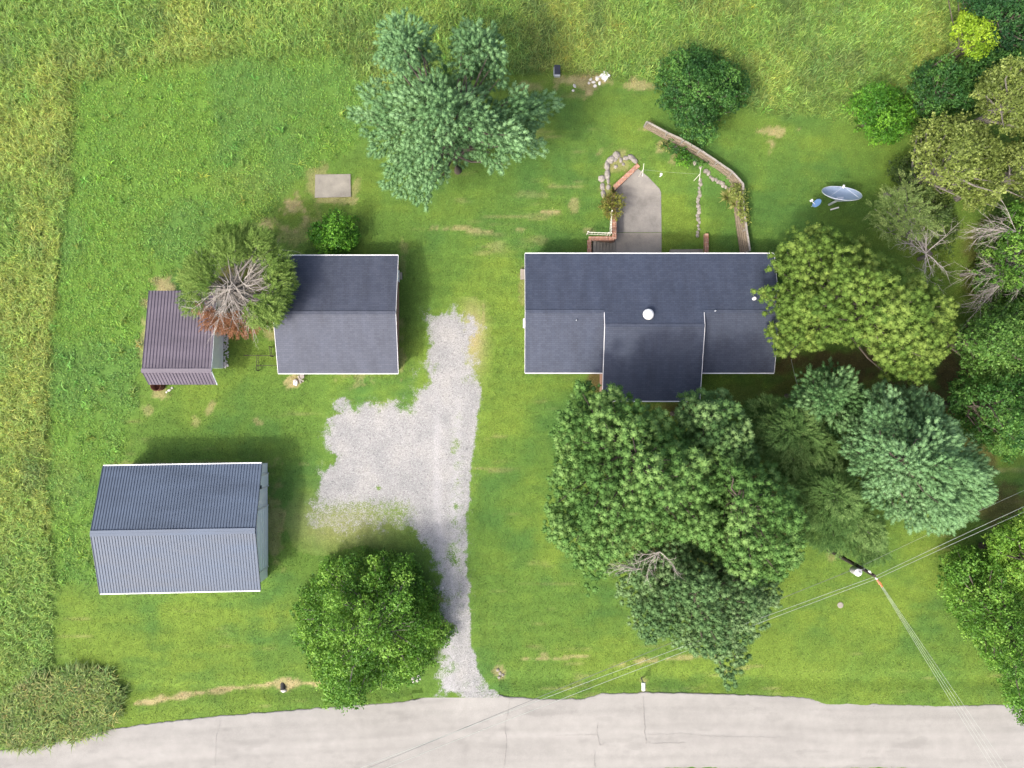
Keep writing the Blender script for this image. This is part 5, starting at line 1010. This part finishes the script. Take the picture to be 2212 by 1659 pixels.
# half-bare grey trees on the right
def twigs(mb, start, dirv, length, r_, rs, depth=3, spread=.6, bend=-.05):
    start = Vector(start); d = Vector(dirv).normalized(); pts = [start]; n = 5
    for k in range(n): d = (d + Vector((rs.normal(0, .14), rs.normal(0, .14), rs.normal(0, .08) + bend))).normalized(); pts.append(pts[-1] + d * length / n)
    mb.tube(pts, [r_ * (1 - .8 * k / n) for k in range(n + 1)], 5)
    if depth > 0:
        for k in range(1, n + 1):
            for _ in range(2 if depth > 1 else 1):
                v = Vector((rs.normal(0, spread), rs.normal(0, spread), rs.normal(0, spread * .6))); twigs(mb, pts[k], d + v, length * rs.uniform(.3, .5), r_ * .45, rs, depth - 1, spread, bend)
T7 = [(1880, 440), (1920, 408), (1950, 385), (1985, 395), (2020, 440), (2040, 480), (2030, 520), (1990, 520), (1950, 530), (1905, 520), (1882, 490)]
t7 = tree('half_bare_tree', 'half bare tree with pale branches right of the large satellite dish', 'tree', [dict(poly=T7, apex=(1940, 450), ztop=8, zedge=3.5, **dict(lf, n=30))], 'feather', pal((84, 104, 56), (110, 130, 72), (140, 156, 94)), 26, 8, (1935, 445), base_uv=(1985, 560), dens=1.0, bark='greybark', tr=.14)
rs = np.random.default_rng(5); m = MB(); b_ = Vector(U(2000, 548, 6)); 
for a_ in ((-.8, 1.2, .5), (-.4, 1, .6), (-1, .5, .5), (.1, 1, .3), (.3, -1, .2), (-.3, -1, .2), (.8, -.7, .1), (.5, .6, .4), (-1.1, .9, .6)): twigs(m, b_, a_, rs.uniform(1.4, 2.8), .035, rs, 2)
m.build('dead_branches', M['paledead'], t7)
T8 = [(2090, 620), (2110, 560), (2150, 520), (2180, 440), (2240, 420), (2290, 430), (2290, 700), (2200, 660), (2140, 650)]
t8 = tree('half_bare_tree', 'half bare tree with fanned grey dead branches at the right edge', 'tree', [dict(poly=T8, apex=(2220, 560), ztop=8, zedge=4, **dict(lf, n=30))], 'leaf', P_MAP, 27, 8, (2220, 560), dens=.9, mat='leaf', bark='greybark', tr=.16)
m = MB(); b_ = Vector(U(2185, 590, 5.5))
for k in range(16):
    a_ = R(rs.uniform(130, 235)); twigs(m, b_ + Vector((rs.normal(0, .4), rs.normal(0, .5), rs.normal(0, .6))), (math.cos(a_), math.sin(a_), rs.uniform(0, .4)), rs.uniform(1.8, 3.4), .028, rs, 2, .4)
b_ = Vector(U(2195, 500, 6.5))
for k in range(7):
    a_ = R(rs.uniform(110, 210)); twigs(m, b_, (math.cos(a_), math.sin(a_), rs.uniform(0, .4)), rs.uniform(1.6, 3), .028, rs, 2, .4)
m.build('dead_branches', M['paledead'], t8)
# dying cedar between shed and garage
ced = thing('dying_cedar_tree', (*U(500, 628, 5)[:2], 0), 'broad cedar with bare pale dead limbs and a rust brown patch beside the shed', 'tree')
RG = [[(388, 610), (412, 560), (450, 535), (480, 590), (450, 640), (430, 690), (402, 665)], [(440, 530), (462, 508), (500, 488), (560, 492), (602, 518), (560, 560), (500, 570), (470, 560)], [(560, 540), (602, 520), (622, 560), (634, 602), (626, 652), (598, 672), (560, 650), (580, 600)], [(530, 640), (600, 640), (628, 650), (600, 700), (560, 700), (528, 680)]]
sp = [dict(poly=q, apex=(505, 615), ztop=8.5, zedge=4, r=.7, n=90, flat=.7, el=1.3, outw=.9, jit=.5) for q in RG]
_, e1 = crownmesh('crown', sp, 'feather', pal((70, 96, 40), (96, 122, 56), (128, 150, 78)), 30, ced, 1.2, .85)
_, e2 = crownmesh('brown_foliage', [dict(poly=[(424, 660), (450, 650), (480, 672), (520, 680), (560, 690), (590, 700), (565, 712), (530, 728), (500, 726), (470, 716), (440, 704)], apex=(505, 620), ztop=6, zedge=4, r=.55, n=44, flat=.7, outw=.8, el=1.2)], 'feather', P_RED, 31, ced, 1.0, .7)
m = MB(); bx2, by2, _ = U(500, 628, 5); m.tube([(bx2, by2, -.2), (bx2 + .1, by2, 3), (bx2 - .1, by2 + .1, 6.2)], [.26, .2, .1], 9); m.build('trunk', M['greybark'], ced)
m = MB(); rs = np.random.default_rng(12); 
for (uu, vv, zz_, k_, rng_) in ((490, 622, 6.2, 17, (170, 330)), (530, 605, 6.0, 12, (-70, 130)), (495, 615, 6.2, 8, (60, 200))):
    b_ = Vector(U(uu, vv, zz_))
    for k in range(k_):
        a_ = R(rng_[0] + (rng_[1] - rng_[0]) * (k + rs.uniform(0, .9)) / k_); twigs(m, b_ + Vector((rs.normal(0, .22), rs.normal(0, .22), -rs.uniform(0, .9))), (math.cos(a_), math.sin(a_), rs.uniform(-.1, .5)), rs.uniform(1.5, 3.2), .032, rs, 2, .45, -.09)
m.build('dead_branches', M['paledead'], ced)
m = MB(); limbs(m, (bx2, by2, 0), (bx2, by2, 6.5), np.concatenate([e1, e2]), rs, .1); m.build('branches', M['greybark'], ced)
# dead limbs in the pine group
def snag(uu, vv, zz_, n, label, arc, ln, parent):
    m = MB(); rs = np.random.default_rng(int(uu)); b_ = Vector(U(uu, vv, zz_))
    for k in range(n): a_ = R(rs.uniform(*arc)); twigs(m, b_, (math.cos(a_), math.sin(a_), .3), rs.uniform(*ln), .032, rs, 2, .45)
    m.build('dead_branches', M['paledead'], parent)
pines = {o_['label']: o_ for o_ in COL.objects if o_.type == 'EMPTY' and 'label' in o_.keys()}
hp = pines['huge dark green clumped pine directly below the house centre wing']; gp = pines['greyish green pine hanging toward the road at the lower end of the pine group']
snag(1425, 1192, 10.2, 5, '', (180, 340), (.9, 1.9), hp); snag(1385, 1228, 9.2, 3, '', (150, 230), (1.2, 2.0), gp); snag(1625, 1220, 9.5, 3, '', (30, 160), (.7, 1.3), gp)
# low plants
wd = dict(r=.5, n=30, flat=.8, jit=.25, under=.25)
def shrub(name, label, poly, apex, ztop, zedge, kind, p_, seed, dens=1.0, size=.9, mat='leaf', z_=0, **kw):
    s = dict(wd); s.update(kw); t_ = thing(name, U(*apex, 0), label, 'plant' if 'plant' in name else 'shrub'); cr, e = crownmesh('foliage', [dict(poly=poly, apex=apex, ztop=ztop, zedge=zedge, **s)], kind, p_, seed, t_, dens, size, mat)
    m = MB(); b_ = Vector(U(*apex, 0))
    for q in e[::2]: q = Vector(q); m.tube([b_, b_.lerp(q, .5) + Vector((0, 0, .1)), q], [.03, .02, .008], 4)
    m.build('stems', M['greybark'], t_); return t_
shrub('shrub', 'leafy green shrub at the foot of the timber fence', [(1458, 340), (1470, 322), (1488, 335), (1492, 358), (1472, 364), (1460, 352)], (1474, 345), .9, .2, 'leaf', P_BR, 40, r=.35)
shrub('shrub', 'low dark green plants along the inner foot of the upper fence', [(1425, 303), (1450, 308), (1490, 330), (1530, 352), (1540, 366), (1500, 355), (1460, 335), (1430, 318)], (1480, 335), .6, .1, 'leaf', P_DK, 41, r=.3)
shrub('shrub', 'green vines draped over the bend of the timber fence', [(1578, 400), (1600, 398), (1612, 420), (1618, 470), (1612, 500), (1598, 470), (1590, 440), (1575, 415)], (1600, 430), 1.5, .6, 'leaf', pal((92, 110, 50), (124, 138, 66), (158, 162, 84)), 42, r=.35)
shrub('shrub', 'thin twiggy reddish green shrub leaning over the left edge of the patio', [(1300, 425), (1325, 408), (1345, 412), (1352, 440), (1345, 470), (1320, 480), (1302, 465), (1296, 440)], (1324, 445), 1.4, .3, 'leaf', pal((96, 84, 46), (118, 118, 52), (140, 150, 60)), 43, dens=.45, r=.4, size=.7)
WP_ = [(60, 1475), (150, 1450), (232, 1455), (262, 1490), (245, 1535), (190, 1575), (90, 1600), (20, 1600), (10, 1530)]
p = rng.uniform((0, 1440), (270, 1610), (1500, 2)); p = p[sdpoly(p[:, 0], p[:, 1], WP_) > 26 * rng.random(len(p)) ** 2 - 14 + (fbm(p[:, 0] * S, p[:, 1] * S, 1.2, 3) - .5) * 50]; xy = UN(p, np.zeros(len(p)))[:, :2]
t_ = thing('weed_clump', U(140, 1525, 0), 'loose clump of tall yellow green weeds at the lower left corner by the road', 'weeds'); wc = np.array([lin(132, 156, 78), lin(104, 134, 60), lin(156, 164, 96), lin(118, 146, 68)])[rng.integers(0, 4, len(xy))] * .72
o = blades('leaves', xy, wc, rng.uniform(.35, 1.1, len(xy)), .055, 22, .16, 1.1); o.parent = t_; o.matrix_parent_inverse = Matrix.Translation(-t_.location)
def yucca(uu, vv, rr, n, label, p_, z0=-.7, zt=.9):
    c = Vector(U(uu, vv, z0 + .4)); rs = np.random.default_rng(int(uu + vv)); t_ = thing('spiky_plant', (c.x, c.y, z0), label, 'plant'); m = MB(); 
    a = rs.uniform(0, 2 * np.pi, n); e = rs.uniform(.1, 1.3, n); l_ = rr * rs.uniform(.7, 1.1, n); d = np.stack([np.cos(a) * np.cos(e), np.sin(a) * np.cos(e), np.sin(e)], 1); sd = np.stack([-np.sin(a), np.cos(a), 0 * a], 1) * .05
    b = np.tile(np.array([[c.x, c.y, z0 + .15]]), (n, 1)); mid = b + d * (l_ * .5)[:, None]; tp = b + d * l_[:, None] + np.array([0, 0, -.12])
    V = np.stack([b - sd * .5, b + sd * .5, mid + sd, mid - sd, tp], 1).reshape(-1, 3); i = np.arange(n)[:, None] * 5; F = np.concatenate([i + np.array([[0, 1, 2]]), i + np.array([[0, 2, 3]]), i + np.array([[3, 2, 4]])])
    pc = np.array(p_); q = pc[rs.integers(0, len(pc), n)]; nmesh('leaves', V, F, M['leaf'], t_, col=np.concatenate([q, q, q])); 
    m.tube([(c.x, c.y, z0 - .1), (c.x, c.y, z0 + .3)], .07, 6); m.build('stem', M['bark'], t_)
P_YU = pal((140, 146, 84), (172, 170, 110), (110, 124, 60))
yucca(1572, 425, 1.0, 90, 'large spiky yellow green yucca inside the fence bend', P_YU); yucca(1588, 440, .8, 70, 'spiky yucca half under the vines at the fence bend', P_YU); yucca(1586, 420, .75, 60, 'spiky yucca touching the vines just above the large yucca', P_YU)
yucca(1434, 314, .5, 40, 'small pale spiky plant near the upper end of the fence', P_YU, -.1); yucca(1445, 320, .4, 30, 'small pale spiky plant beside the leafy shrub at the fence', P_YU, -.1)
